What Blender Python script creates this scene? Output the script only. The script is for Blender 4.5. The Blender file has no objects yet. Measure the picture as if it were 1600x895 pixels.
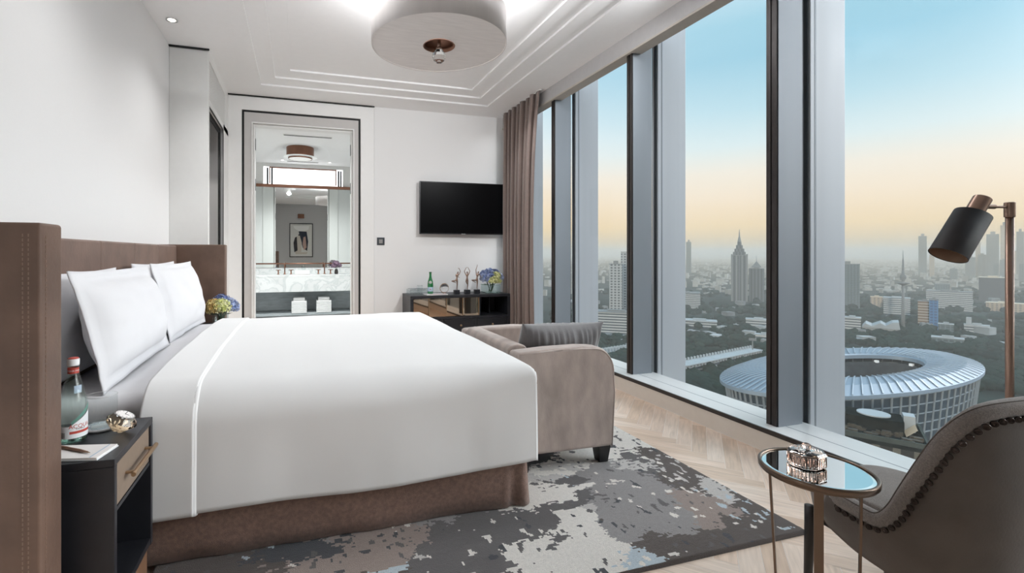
import bpy, bmesh, math, random
from mathutils import Vector, Matrix, noise
PI = math.pi
R = random.Random(7)
scene = bpy.context.scene
COL = scene.collection
H = 3.12          # ceiling
XL = -1.145       # headboard wall
YB = 6.2          # wall with the bathroom door
YR = -1.6         # wall behind the camera
XS = 2.70         # front of the window sill

# ------------------------------------------------------------------ helpers
def srgb(r, g, b):
    f = lambda c: (c/255/12.92) if c/255 <= .04045 else ((c/255+.055)/1.055)**2.4
    return (f(r), f(g), f(b), 1.0)

def newmat(name):
    m = bpy.data.materials.new(name); m.use_nodes = True
    nt = m.node_tree
    b = nt.nodes['Principled BSDF']
    return m, nt, b

def pmat(name, col, rough=.5, metal=0, var=.0, vscale=20, bump=0, bscale=200, sheen=0, stretch=(1,1,1), spec=None, coat=0, emit=0, alpha=None):
    m, nt, b = newmat(name)
    b.inputs['Base Color'].default_value = col
    b.inputs['Roughness'].default_value = rough
    b.inputs['Metallic'].default_value = metal
    if spec is not None: b.inputs['Specular IOR Level'].default_value = spec
    if sheen: b.inputs['Sheen Weight'].default_value = sheen
    if coat: b.inputs['Coat Weight'].default_value = coat
    if emit:
        b.inputs['Emission Color'].default_value = col; b.inputs['Emission Strength'].default_value = emit
    L = nt.links.new
    tc = nt.nodes.new('ShaderNodeTexCoord')
    mp = nt.nodes.new('ShaderNodeMapping'); mp.inputs['Scale'].default_value = stretch
    L(tc.outputs['Object'], mp.inputs['Vector'])
    if var:
        n = nt.nodes.new('ShaderNodeTexNoise'); n.inputs['Scale'].default_value = vscale; n.inputs['Detail'].default_value = 5
        L(mp.outputs[0], n.inputs['Vector'])
        mx = nt.nodes.new('ShaderNodeMix'); mx.data_type = 'RGBA'
        mx.inputs[6].default_value = tuple(c*(1-var) for c in col[:3])+(1,)
        mx.inputs[7].default_value = tuple(min(1, c*(1+var)) for c in col[:3])+(1,)
        cr = nt.nodes.new('ShaderNodeMapRange'); cr.inputs[1].default_value = .3; cr.inputs[2].default_value = .7
        L(n.outputs['Fac'], cr.inputs[0]); L(cr.outputs[0], mx.inputs[0]); L(mx.outputs[2], b.inputs['Base Color'])
    if bump:
        n2 = nt.nodes.new('ShaderNodeTexNoise'); n2.inputs['Scale'].default_value = bscale; n2.inputs['Detail'].default_value = 3
        L(mp.outputs[0], n2.inputs['Vector'])
        bp = nt.nodes.new('ShaderNodeBump'); bp.inputs['Strength'].default_value = bump; bp.inputs['Distance'].default_value = .004
        L(n2.outputs['Fac'], bp.inputs['Height']); L(bp.outputs[0], b.inputs['Normal'])
    return m

def glassmat(name, col=(1,1,1,1), rough=.0, ior=1.45):
    m, nt, b = newmat(name)
    b.inputs['Base Color'].default_value = col
    b.inputs['Transmission Weight'].default_value = 1
    b.inputs['Roughness'].default_value = rough
    b.inputs['IOR'].default_value = ior
    return m

def thin_glass(name, tint=(1,1,1,1), refl=.05):
    m = bpy.data.materials.new(name); m.use_nodes = True
    nt = m.node_tree; nt.nodes.clear()
    o = nt.nodes.new('ShaderNodeOutputMaterial'); t = nt.nodes.new('ShaderNodeBsdfTransparent')
    t.inputs[0].default_value = tint
    g = nt.nodes.new('ShaderNodeBsdfGlossy'); g.inputs['Roughness'].default_value = 0
    lw = nt.nodes.new('ShaderNodeLayerWeight'); lw.inputs[0].default_value = .5
    pw = nt.nodes.new('ShaderNodeMath'); pw.operation = 'POWER'; pw.inputs[1].default_value = 5; nt.links.new(lw.outputs['Facing'], pw.inputs[0])
    mul = nt.nodes.new('ShaderNodeMath'); mul.operation = 'MULTIPLY_ADD'; mul.inputs[1].default_value = .35; mul.inputs[2].default_value = refl*.5; mul.use_clamp = True
    nt.links.new(pw.outputs[0], mul.inputs[0])
    mx = nt.nodes.new('ShaderNodeMixShader')
    nt.links.new(mul.outputs[0], mx.inputs[0]); nt.links.new(t.outputs[0], mx.inputs[1]); nt.links.new(g.outputs[0], mx.inputs[2])
    nt.links.new(mx.outputs[0], o.inputs[0])
    return m

def obj(name, bm, mat, parent=None, loc=(0,0,0), rot=(0,0,0), bevel=0, bseg=2, smooth=None, sub=0, solid=0, recalc=True):
    if recalc: bmesh.ops.recalc_face_normals(bm, faces=bm.faces[:])
    me = bpy.data.meshes.new(name); bm.to_mesh(me); bm.free()
    o = bpy.data.objects.new(name, me); COL.objects.link(o)
    if isinstance(mat, (list, tuple)):
        for m in mat: me.materials.append(m)
    elif mat: me.materials.append(mat)
    o.location = loc; o.rotation_euler = rot
    if parent: o.parent = parent
    if smooth is None: smooth = bool(sub or solid)
    if smooth:
        for p in me.polygons: p.use_smooth = True
    if solid:
        md = o.modifiers.new('Solid', 'SOLIDIFY'); md.thickness = solid; md.offset = 0
    if bevel:
        md = o.modifiers.new('Bevel', 'BEVEL'); md.width = bevel; md.segments = bseg; md.limit_method = 'ANGLE'; md.angle_limit = .6
        for p in me.polygons: p.use_smooth = True
        o.modifiers.new('WN', 'WEIGHTED_NORMAL')
    if sub:
        md = o.modifiers.new('Sub', 'SUBSURF'); md.levels = sub; md.render_levels = sub
    return o

def tag(o, label=None, cat=None, group=None, kind=None):
    if label: o['label'] = label
    if cat: o['category'] = cat
    if group: o['group'] = group
    if kind: o['kind'] = kind
    return o

def thing(name, label, cat, loc=(0,0,0), rz=0, group=None, rot=None):
    o = bpy.data.objects.new(name, None); COL.objects.link(o); o.empty_display_size = .05
    o.location = loc; o.rotation_euler = rot or (0,0,rz)
    return tag(o, label, cat, group)

def struct(name, bm, mat, **k):
    o = obj(name, bm, mat, **k); o['kind'] = 'structure'; return o

def copy_tree(o, parent=None):
    c = o.copy(); COL.objects.link(c)
    if parent: c.parent = parent
    for ch in list(o.children): copy_tree(ch, c)
    return c

def B(): return bmesh.new()

def box(bm, x0, x1, y0, y1, z0, z1):
    v = [bm.verts.new((x, y, z)) for x in (x0, x1) for y in (y0, y1) for z in (z0, z1)]
    for q in ((0,1,3,2),(4,6,7,5),(0,4,5,1),(2,3,7,6),(0,2,6,4),(1,5,7,3)):
        bm.faces.new([v[i] for i in q])
    return bm
def bx(*a): return box(B(), *a)

def ring_pts(c, ax, r, seg, ref=None):
    ax = Vector(ax).normalized()
    ref = Vector(ref) if ref else (Vector((0,0,1)) if abs(ax.z) < .9 else Vector((1,0,0)))
    u = ax.cross(ref).normalized(); w = ax.cross(u)
    return [Vector(c) + r*(math.cos(a)*u + math.sin(a)*w) for a in [2*PI*i/seg for i in range(seg)]]

def tube(bm, pts, r, seg=10, cap=True, closed=False):
    pts = [Vector(p) for p in pts]; n = len(pts)
    rr = r if isinstance(r, (list, tuple)) else [r]*n
    rings = []
    ref = None
    for i, p in enumerate(pts):
        if closed: t = pts[(i+1) % n]-pts[i-1]
        else: t = pts[min(i+1, n-1)]-pts[max(i-1, 0)]
        t.normalize()
        if ref is None: ref = Vector((0,0,1)) if abs(t.z) < .9 else Vector((1,0,0))
        u = t.cross(ref)
        if u.length < 1e-4: u = t.cross(Vector((0,1,0)))
        u.normalize(); w = t.cross(u)
        ref = -w if False else ref
        rings.append([bm.verts.new(p+rr[i]*(math.cos(2*PI*k/seg)*u+math.sin(2*PI*k/seg)*w)) for k in range(seg)])
    m = n if closed else n-1
    for i in range(m):
        a, b = rings[i], rings[(i+1) % n]
        for k in range(seg):
            bm.faces.new((a[k], a[(k+1) % seg], b[(k+1) % seg], b[k]))
    if cap and not closed:
        bm.faces.new(rings[0]); bm.faces.new(rings[-1])
    return bm

def cyl(bm, p0, p1, r0, r1=None, seg=16): return tube(bm, [p0, p1], [r0, r0 if r1 is None else r1], seg)

def lathe(bm, prof, seg=24, c=(0,0,0), cap0=True, cap1=True):
    rings = []
    for r, z in prof:
        if r < 1e-5: rings.append([bm.verts.new((c[0], c[1], c[2]+z))])
        else: rings.append([bm.verts.new((c[0]+r*math.cos(2*PI*k/seg), c[1]+r*math.sin(2*PI*k/seg), c[2]+z)) for k in range(seg)])
    for a, b in zip(rings, rings[1:]):
        for k in range(seg):
            k2 = (k+1) % seg
            if len(a) == 1 and len(b) == 1: continue
            if len(a) == 1: bm.faces.new((a[0], b[k], b[k2]))
            elif len(b) == 1: bm.faces.new((a[k], a[k2], b[0]))
            else: bm.faces.new((a[k], a[k2], b[k2], b[k]))
    if cap0 and len(rings[0]) > 1: bm.faces.new(rings[0])
    if cap1 and len(rings[-1]) > 1: bm.faces.new(rings[-1])
    return bm

def grid(bm, nu, nv, fn, wrap_u=False):
    V = [[bm.verts.new(fn(i/(nu if wrap_u else nu-1), j/(nv-1))) for j in range(nv)] for i in range(nu)]
    for i in range(nu if wrap_u else nu-1):
        for j in range(nv-1):
            i2 = (i+1) % nu
            bm.faces.new((V[i][j], V[i2][j], V[i2][j+1], V[i][j+1]))
    return V

def prism_xz(bm, pts, y0, y1):
    a = [bm.verts.new((x, y0, z)) for x, z in pts]; b = [bm.verts.new((x, y1, z)) for x, z in pts]
    n = len(pts); bm.faces.new(a); bm.faces.new(b[::-1])
    for i in range(n): bm.faces.new((a[i], a[(i+1) % n], b[(i+1) % n], b[i]))
    return bm

def ball(bm, c, r, sub=2, scale=(1,1,1)):
    ret = bmesh.ops.create_icosphere(bm, subdivisions=sub, radius=r)
    for v in ret['verts']: v.co = Vector(c)+Vector((v.co.x*scale[0], v.co.y*scale[1], v.co.z*scale[2]))
    return bm

def nz(x, y, z=0): return noise.noise(Vector((x, y, z)))

def text_mesh(s, size, fn=None):
    cu = bpy.data.curves.new('t', 'FONT'); cu.body = s; cu.size = size; cu.align_x = 'CENTER'; cu.align_y = 'CENTER'
    o = bpy.data.objects.new('t', cu); COL.objects.link(o)
    dg = bpy.context.evaluated_depsgraph_get(); me = bpy.data.meshes.new_from_object(o.evaluated_get(dg))
    bm = B(); bm.from_mesh(me)
    bpy.data.objects.remove(o); bpy.data.curves.remove(cu); bpy.data.meshes.remove(me)
    if fn:
        for v in bm.verts: v.co = fn(v.co)
    return bm

# ------------------------------------------------------------------ camera maths (used to size the far city only)
F, PX, HZ, CH = 741., 690., 396., 1.2
TH = math.atan((PX-467)/F); CT, ST = math.cos(TH), math.sin(TH)
cam = bpy.data.cameras.new('camera'); co = bpy.data.objects.new('camera', cam); COL.objects.link(co)
co.location = (0, 0, CH); co.rotation_euler = (PI/2, 0, -TH)
cam.sensor_width = 36; cam.sensor_fit = 'HORIZONTAL'; cam.lens = 36*F/1600
cam.shift_x = (800-PX)/1600; cam.shift_y = -(447.5-HZ)/1600
cam.clip_start = .05; cam.clip_end = 60000
scene.camera = co
def at(u, v, d):
    a = (u-PX)/F
    return Vector(((ST+a*CT)*d, (CT-a*ST)*d, CH-(v-HZ)/F*d))
def atz(u, v, z): return at(u, v, (CH-z)*F/(v-HZ))

# ------------------------------------------------------------------ materials
M = {}
M['wall'] = pmat('warm_white_wallpaper', srgb(233,233,233), .75, var=.012, vscale=60, bump=.08, bscale=120, stretch=(1,1,14))
M['wall_grey'] = pmat('soft_grey_plaster', srgb(196,196,197), .8, var=.02, vscale=30, bump=.05)
M['white'] = pmat('white_lacquer', srgb(236,236,235), .45, var=.008)
M['ceil'] = pmat('ceiling_white', srgb(247,247,248), .85, var=.008)
M['panel'] = pmat('pale_panel', srgb(224,224,222), .5, var=.01)
M['doorgrey'] = pmat('door_grey', srgb(196,193,191), .5, var=.015, bump=.03)
M['black'] = pmat('black_gap', srgb(14,14,15), .6, var=.1)
M['dark_metal'] = pmat('dark_anodised', srgb(66,70,75), .45, .3, var=.06, vscale=8)
M['blackish'] = pmat('bronze_black', srgb(58,54,53), .35, .4, var=.1)
M['alu'] = pmat('grey_anodised', srgb(130,137,145), .5, .25, var=.04, vscale=5, stretch=(1,1,.1))
M['alu_fin'] = pmat('pale_fin_metal', srgb(184,189,196), .5, .1, var=.03, vscale=4, stretch=(4,4,.05))
M['beige'] = pmat('beige_soffit', srgb(196,189,180), .6, var=.03)
M['hdr'] = pmat('header_grey', srgb(196,195,196), .6, var=.03)
M['sill'] = pmat('sill_stone', srgb(214,216,216), .3, var=.03, vscale=3, stretch=(3,1,1))
M['sillw'] = pmat('sill_white', srgb(226,220,212), .5, var=.02)
M['leather'] = pmat('brown_leather', srgb(104,82,70), .55, var=.2, vscale=7, bump=.25, bscale=60)
M['leather_panel'] = pmat('brown_leather_panel', srgb(118,97,87), .55, var=.14, vscale=9, bump=.25, bscale=50)
M['stitch'] = pmat('pale_stitch', srgb(134,112,98), .7, var=.1)
M['skirt'] = pmat('brown_skirt_cloth', srgb(127,101,89), .9, var=.2, vscale=70, bump=.6, bscale=420, sheen=.2)
M['linen'] = pmat('white_linen', srgb(220,220,223), .85, var=.006, bump=.06, bscale=600, sheen=.1)
M['duvet'] = pmat('white_sateen', srgb(231,231,231), .7, var=.008, vscale=3, bump=.05, bscale=500, sheen=.1)
M['velvet'] = pmat('taupe_velvet', srgb(166,151,143), .8, var=.22, vscale=8, bump=.15, bscale=90, sheen=.35, stretch=(1.6,1.6,.7))
M['cushion'] = pmat('grey_velvet', srgb(112,110,111), .8, var=.12, vscale=14, bump=.15, bscale=120, sheen=.4)
M['blackwood'] = pmat('black_stained_wood', srgb(36,37,42), .38, var=.14, vscale=14, bump=.08, bscale=60, stretch=(1,8,1))
M['blackleg'] = pmat('black_leg_wood', srgb(28,27,28), .4, var=.1)
M['drawer'] = pmat('taupe_drawer', srgb(134,117,102), .55, var=.05, vscale=30)
M['brass'] = pmat('aged_brass', srgb(186,158,128), .3, .9, var=.05, vscale=12)
M['bronze'] = pmat('bronze_rim', srgb(112,96,84), .28, .95, var=.05)
M['copper'] = pmat('rose_copper', srgb(160,134,120), .34, .9, var=.05)
M['copperdark'] = pmat('copper_brown', srgb(134,96,78), .4, .7, var=.06)
M['plinthwood'] = pmat('walnut_plinth', srgb(124,92,70), .45, var=.14, vscale=20, stretch=(1,8,1))
M['mirror'] = pmat('mirror_silver', srgb(236,240,238), .01, 1.0)
M['bronze_mirror'] = pmat('bronze_mirror', srgb(200,172,148), .03, 1.0)
M['glass'] = glassmat('clear_glass')
M['pinkglass'] = glassmat('rosy_crystal', srgb(252,236,228))
M['greenglass'] = glassmat('green_bottle_glass', srgb(30,120,70))
M['aquaglass'] = glassmat('pale_green_glass', srgb(226,244,238))
M['pane'] = thin_glass('window_glass', (.985,.99,.99,1), .015)
M['thin'] = thin_glass('thin_glass', (.93,.95,.95,1), .08)
M['chrome'] = pmat('polished_chrome', srgb(220,220,222), .08, 1.0)
M['screen'] = pmat('tv_screen', srgb(8,8,10), .3, var=.05, spec=.08)
M['tvback'] = pmat('tv_plastic', srgb(24,24,26), .4, var=.05)
M['shade_in'] = pmat('ceiling_shade_silk', srgb(224,219,217), .85, var=.05, vscale=9, bump=.1, bscale=80, stretch=(1,1,.1))
M['shade_bot'] = pmat('ceiling_shade_silk_base', srgb(224,219,217), .85, var=.05, vscale=7, bump=.1, bscale=60, stretch=(1,6,1))
M['lampblack'] = pmat('black_lamp_shade', srgb(40,36,37), .6, var=.08)
M['lampinner'] = pmat('lamp_shade_lining', srgb(176,146,124), .5, .5, var=.08)
M['curtain'] = pmat('mauve_curtain', srgb(130,114,108), .8, var=.06, vscale=30, bump=.12, bscale=300, sheen=.3)
M['chair_out'] = pmat('chair_outer_suede', srgb(84,76,71), .75, var=.14, vscale=9, bump=.15, bscale=140, sheen=.15)
M['chair_in'] = pmat('chair_tweed', srgb(122,114,109), .95, var=.24, vscale=240, bump=.7, bscale=420, sheen=.3)
M['nail'] = pmat('dark_nailhead', srgb(58,50,47), .3, .85, var=.1)
M['towel'] = pmat('white_towel', srgb(240,240,240), .95, var=.02, bump=.5, bscale=200)
M['paper'] = pmat('white_paper', srgb(240,236,234), .8, var=.01)
M['darkgrey_stone'] = pmat('grey_stone_tile', srgb(168,175,178), .5, var=.16, vscale=6, stretch=(1,1,5))
M['leaf'] = pmat('leaf_green', srgb(70,104,72), .6, var=.25)
M['fl_blue'] = pmat('hydrangea_blue', srgb(150,168,212), .75, var=.3, vscale=30)
M['fl_dark'] = pmat('hydrangea_indigo', srgb(104,124,182), .75, var=.35, vscale=30)
M['fl_yellow'] = pmat('hydrangea_lime', srgb(222,222,140), .75, var=.15, vscale=30)
M['fl_orange'] = pmat('hydrangea_peach', srgb(226,186,110), .75, var=.15, vscale=30)
M['fl_purple'] = pmat('purple_petals', srgb(120,90,118), .75, var=.25, vscale=30)
M['red'] = pmat('label_red', srgb(186,70,58), .5, var=.05)
M['label'] = pmat('label_white', srgb(236,238,240), .5, var=.02)
M['label_blue'] = pmat('label_pale_blue', srgb(176,196,214), .5, var=.04)
M['teal'] = pmat('label_green', srgb(96,140,128), .5, var=.05)
M['ink'] = pmat('label_ink', srgb(60,50,54), .6, var=.05)

def marble():
    m, nt, b = newmat('white_marble'); L = nt.links.new
    tc = nt.nodes.new('ShaderNodeTexCoord'); n = nt.nodes.new('ShaderNodeTexNoise')
    n.inputs['Scale'].default_value = 3; n.inputs['Detail'].default_value = 8; n.inputs['Distortion'].default_value = 2.2
    r = nt.nodes.new('ShaderNodeValToRGB')
    e = r.color_ramp.elements; e[0].position = .44; e[0].color = srgb(228,230,230); e[1].position = .56; e[1].color = srgb(222,224,224)
    x = e.new(.5); x.color = srgb(206,211,211)
    L(tc.outputs['Object'], n.inputs['Vector']); L(n.outputs['Fac'], r.inputs[0]); L(r.outputs[0], b.inputs['Base Color']); b.inputs['Roughness'].default_value = .25
    return m
M['marble'] = marble()

def floor_mat():
    m, nt, b = newmat('oak_herringbone'); L = nt.links.new
    at_ = nt.nodes.new('ShaderNodeAttribute'); at_.attribute_name = 'plank'
    uv = nt.nodes.new('ShaderNodeUVMap'); uv.uv_map = 'UVMap'
    mp = nt.nodes.new('ShaderNodeMapping'); mp.inputs['Scale'].default_value = (2.2, 26, 1)
    L(uv.outputs[0], mp.inputs[0])
    n = nt.nodes.new('ShaderNodeTexNoise'); n.inputs['Scale'].default_value = 2.4; n.inputs['Detail'].default_value = 6; n.inputs['Distortion'].default_value = .6
    L(mp.outputs[0], n.inputs['Vector'])
    mx = nt.nodes.new('ShaderNodeMix'); mx.data_type = 'RGBA'; mx.blend_type = 'MULTIPLY'
    cr = nt.nodes.new('ShaderNodeValToRGB'); e = cr.color_ramp.elements
    e[0].position = .3; e[0].color = (.80,.78,.76,1); e[1].position = .7; e[1].color = (1.06,1.06,1.06,1)
    L(n.outputs['Fac'], cr.inputs[0]); mx.inputs[0].default_value = 1
    L(at_.outputs['Color'], mx.inputs[6]); L(cr.outputs[0], mx.inputs[7]); L(mx.outputs[2], b.inputs['Base Color'])
    b.inputs['Roughness'].default_value = .36
    return m
M['floor'] = floor_mat()

def attr_mat(name, attr, rough, bump, bscale):
    m, nt, b = newmat(name); L = nt.links.new
    a = nt.nodes.new('ShaderNodeAttribute'); a.attribute_name = attr
    tc = nt.nodes.new('ShaderNodeTexCoord'); n = nt.nodes.new('ShaderNodeTexNoise'); n.inputs['Scale'].default_value = bscale; n.inputs['Detail'].default_value = 4
    L(tc.outputs['Object'], n.inputs['Vector'])
    bp = nt.nodes.new('ShaderNodeBump'); bp.inputs['Strength'].default_value = bump; bp.inputs['Distance'].default_value = .01
    L(n.outputs['Fac'], bp.inputs['Height']); L(bp.outputs[0], b.inputs['Normal'])
    mx = nt.nodes.new('ShaderNodeMix'); mx.data_type = 'RGBA'; mx.blend_type = 'MULTIPLY'; mx.inputs[0].default_value = 1
    cr = nt.nodes.new('ShaderNodeValToRGB'); e = cr.color_ramp.elements
    e[0].position = .3; e[0].color = (.84,.84,.84,1); e[1].position = .7; e[1].color = (1.12,1.12,1.12,1)
    L(n.outputs['Fac'], cr.inputs[0]); L(a.outputs['Color'], mx.inputs[6]); L(cr.outputs[0], mx.inputs[7]); L(mx.outputs[2], b.inputs['Base Color'])
    b.inputs['Roughness'].default_value = rough
    b.inputs['Sheen Weight'].default_value = .2
    return m
M['rug'] = attr_mat('rug_wool', 'weave', .95, .9, 330)
GLOW, SUN, DOWN, UPL, BATH, EXPO, WASH = 15.5, 1.6, 28, 21, 45, 0.13, 165
GAZ, GEL, GEX, HAZE, HALB = 105, 20, 24, 1/5000, .85
# ================================================================== the room
def make_floor():
    w, n = .085, 6
    bm = B(); uvl = bm.loops.layers.uv.new('UVMap'); cl = bm.loops.layers.float_color.new('plank')
    c45 = math.sqrt(.5); cx, cy = .9, 2.5; g = .0006
    pal = [srgb(230,208,190), srgb(224,200,180), srgb(233,214,198), srgb(219,195,174), srgb(227,204,185)]
    def plank(x0, y0, x1, y1):
        pts = [(x0+g, y0+g), (x1-g, y0+g), (x1-g, y1-g), (x0+g, y1-g)]
        P = [((x-y)*c45+cx, (x+y)*c45+cy) for x, y in pts]
        mx = sum(p[0] for p in P)/4; my = sum(p[1] for p in P)/4
        if not (XL-.5 < mx < XS+.5 and YR-.5 < my < YB+.5): return
        f = bm.faces.new([bm.verts.new((p[0], p[1], 0)) for p in P])
        col = R.choice(pal); k = R.uniform(.94, 1.05); col = (col[0]*k, col[1]*k, col[2]*k, 1)
        ou, ov = R.uniform(0, 50), R.uniform(0, 50); hor = (x1-x0) > (y1-y0)
        for l, (x, y) in zip(f.loops, pts):
            l[cl] = col
            l[uvl].uv = (x+ou, y+ov) if hor else (y+ou, x+ov)
    for m in range(-9, 10):
        for k in range(-110, 111):
            y = (k+2*n*m)*w
            plank(k*w, y, (k+n)*w, y+w)
            plank((k-1)*w, y, k*w, y+n*w)
    for co_, no in (((XL,0,0),(-1,0,0)), ((XS,0,0),(1,0,0)), ((0,YR,0),(0,-1,0)), ((0,YB,0),(0,1,0))):
        bmesh.ops.bisect_plane(bm, geom=bm.verts[:]+bm.edges[:]+bm.faces[:], plane_co=co_, plane_no=no, clear_outer=True)
    f0 = len(bm.faces)
    box(bm, XL-.15, XS+.3, YR-.15, YB+.02, -.12, -.0008)
    bm.faces.ensure_lookup_table()
    for f in bm.faces[f0:]:
        for l in f.loops: l[cl] = srgb(150,128,108)
    bmesh.ops.recalc_face_normals(bm, faces=bm.faces[:])
    for f in bm.faces[:f0]:
        if f.normal.z < 0: f.normal_flip()
    struct('floor', bm, M['floor'], recalc=False)
make_floor()

# ceiling with stepped mouldings
CX, CY = .95, 3.2
def ceiling():
    st = .019
    bm = B()
    x0, x1, y0, y1 = XL-.15, 3.1, YR-.15, YB+.15
    rects = [(x0, x1, y0, y1), (-.41, 2.362, 2*CY-5.766, 5.766), (-.25, 2.175, 2*CY-5.545, 5.545), (-.09, 1.989, 2*CY-5.338, 5.338)]
    def cor(r, z): return [Vector((r[0], r[2], z)), Vector((r[1], r[2], z)), Vector((r[1], r[3], z)), Vector((r[0], r[3], z))]
    def strip(a, b):
        n = len(a)
        for k in range(n): bm.faces.new([bm.verts.new(p) for p in (a[k], a[(k+1) % n], b[(k+1) % n], b[k])])
    for k in range(3):
        z = H+st*k
        strip(cor(rects[k], z), cor(rects[k+1], z)); strip(cor(rects[k+1], z), cor(rects[k+1], z+st))
    z = H+3*st; r = rects[3]; hx, hy = (r[1]-r[0])/2, (r[3]-r[2])/2
    angs = sorted([2*PI*k/96 for k in range(96)]+[math.atan2(sy*hy, sx*hx) % (2*PI) for sx in (-1, 1) for sy in (-1, 1)])
    sq, ci, ci2, ct = [], [], [], []
    for a in angs:
        c, s = math.cos(a), math.sin(a); t = min(hx/abs(c) if abs(c) > 1e-9 else 1e9, hy/abs(s) if abs(s) > 1e-9 else 1e9)
        sq.append(Vector((CX+t*c, CY+t*s, z))); ci.append(Vector((CX+.73*c, CY+.73*s, z))); ci2.append(Vector((CX+.73*c, CY+.73*s, z+.035)))
    strip(sq, ci); strip(ci, ci2)
    cen = Vector((CX, CY, z+.035))
    for k in range(len(angs)): bm.faces.new([bm.verts.new(p) for p in (ci2[k], ci2[(k+1) % len(angs)], cen)])
    bmesh.ops.remove_doubles(bm, verts=bm.verts[:], dist=1e-5)
    box(bm, x0, x1, y0, y1, H+.15, H+.25)
    for q in ((x0, x1, y0, y0+.05), (x0, x1, y1-.05, y1), (x0, x0+.05, y0, y1), (x1-.05, x1, y0, y1)): box(bm, *q, H+.001, H+.149)
    struct('ceiling', bm, M['ceil'], recalc=False)
ceiling()

# walls
struct('wall_left', bx(XL-.15, XL, YR-.15, YB+.15, -.1, H), M['wall'])
struct('wall_rear', bx(XL, 3.1, YR-.15, YR, -.1, H), M['wall_grey'])
bm = B(); box(bm, XL, -.66, YB, YB+.14, -.1, H); box(bm, .764, 3.06, YB, YB+.14, -.1, H); box(bm, -.66, .764, YB, YB+.14, 2.94, H)
struct('wall_back', bm, M['wall'])
# shallow shadow-gap under the ceiling over the door and the wardrobe
struct('trim_5', bx(-1.145, -.805, 4.885, 4.90, H-.014, H-.002), M['black'])
struct('trim_6', bx(-.825, .945, YB-.036, YB-.03, H-.016, H-.004), M['black'])

# door casing and the frame inside it
def frame_xz(bm, xo0, xo1, zo, xi0, xi1, zi, y0, y1, z0=0.0):
    # mitred three-sided frame
    o = [(xo0, z0), (xo0, zo), (xo1, zo), (xo1, z0)]; i = [(xi0, z0), (xi0, zi), (xi1, zi), (xi1, z0)]
    V = [[bm.verts.new((x, y, z)) for x, z in q] for y in (y0, y1) for q in (o, i)]
    fo, fi, bo, bi = V
    for k in range(3):
        bm.faces.new((fo[k], fo[k+1], fi[k+1], fi[k])); bm.faces.new((bo[k], bi[k], bi[k+1], bo[k+1]))
        bm.faces.new((fo[k], bo[k], bo[k+1], fo[k+1])); bm.faces.new((fi[k], fi[k+1], bi[k+1], bi[k]))
    bm.faces.new((fo[0], fi[0], bi[0], bo[0])); bm.faces.new((fo[3], bo[3], bi[3], fi[3]))
bm = B(); frame_xz(bm, -.813, .939, 3.10, -.66, .764, 2.94, YB-.03, YB)
struct('trim_7', bm, M['white'], bevel=.004)
bm = B(); frame_xz(bm, .764-1.424+.001, .763, 2.939, -.634, .738, 2.915, YB-.012, YB+.10)
struct('trim_8', bm, M['black'])
bm = B(); frame_xz(bm, -.78, .88, 3.0, -.55, .683, 2.80, YB+.1405, YB+.16)
struct('trim_14', bm, M['white'], bevel=.003)
door = thing('door_1', None, None); door['kind'] = 'structure'
bm = B(); frame_xz(bm, -.634, .738, 2.915, -.535, .668, 2.785, YB-.022, YB+.12); obj('door_frame', bm, M['doorgrey'], door, bevel=.003)
bm = B(); frame_xz(bm, -.55, .684, 2.80, -.535, .669, 2.786, YB-.032, YB-.0225); obj('bead', bm, M['white'], door, bevel=.003)
bm = B(); frame_xz(bm, -.5345, .6675, 2.7845, -.515, .648, 2.765, YB+.02, YB+.14); obj('door_stop', bm, M['white'], door, bevel=.003)
for z in (2.55, 2.05):
    obj('hinge', bx(-.5149, -.5115, YB+.06, YB+.12, z-.07, z+.07), M['dark_metal'], door)
    obj('hinge', bx(.6445, .6479, YB+.06, YB+.12, z-.07, z+.07), M['dark_metal'], door)

# baseboard
struct('baseboard_back', bx(.94, 2.66, YB-.015, YB, 0, .1), M['white'], bevel=.003)

# wardrobe wall on the left: front panel, side with vent and recessed opening
wx, wy = -.813, 4.90
bm = B(); box(bm, XL, wx, wy, wy+.03, 0, H-.015); struct('wall_closet', bm, M['panel'], bevel=.006)
bm = B()
box(bm, wx-.03, wx, wy+.031, 4.945, 0, H); box(bm, wx-.03, wx, 5.83, YB-.0, 0, 2.66); box(bm, wx-.03, wx, 4.945, YB, 2.60, 2.66)
box(bm, wx-.03, wx, 4.945, YB, 3.03, H); box(bm, wx-.03, wx, 5.98, YB, 2.66, 3.03)
struct('wall_closet_side', bm, M['white'])
bm = B(); box(bm, wx-.05, wx-.031, 4.945, 5.0, 0, 2.6); box(bm, wx-.05, wx-.031, 5.775, 5.83, 0, 2.6); box(bm, wx-.05, wx-.031, 5.0, 5.775, 2.545, 2.6)
box(bm, wx-.003, wx+.001, 5.80, 5.829, 0, 2.598); box(bm, wx-.003, wx+.001, 4.946, 5.829, 2.578, 2.599)
struct('trim_9', bm, M['black'])
struct('wall_niche', bx(XL+.001, XL+.02, 4.94, YB, 0, 2.6), M['doorgrey'])
v = thing('vent_grille', 'fine mesh air vent grille above the wardrobe opening beside the ceiling', 'vent', (wx-.012, 5.46, 2.845))
obj('backing', bx(-.012, -.008, -.515, .518, -.184, .184), M['blackish'], v)
bm = B()
for k in range(40):
    y = -.505+k*.0262; box(bm, -.006, .002, y-.005, y+.005, -.184, .184)
for k in range(15):
    z = -.172+k*.0246; box(bm, -.0065, .0015, -.512, .515, z-.004, z+.004)
obj('louvre_mesh', bm, M['panel'], v)

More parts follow.
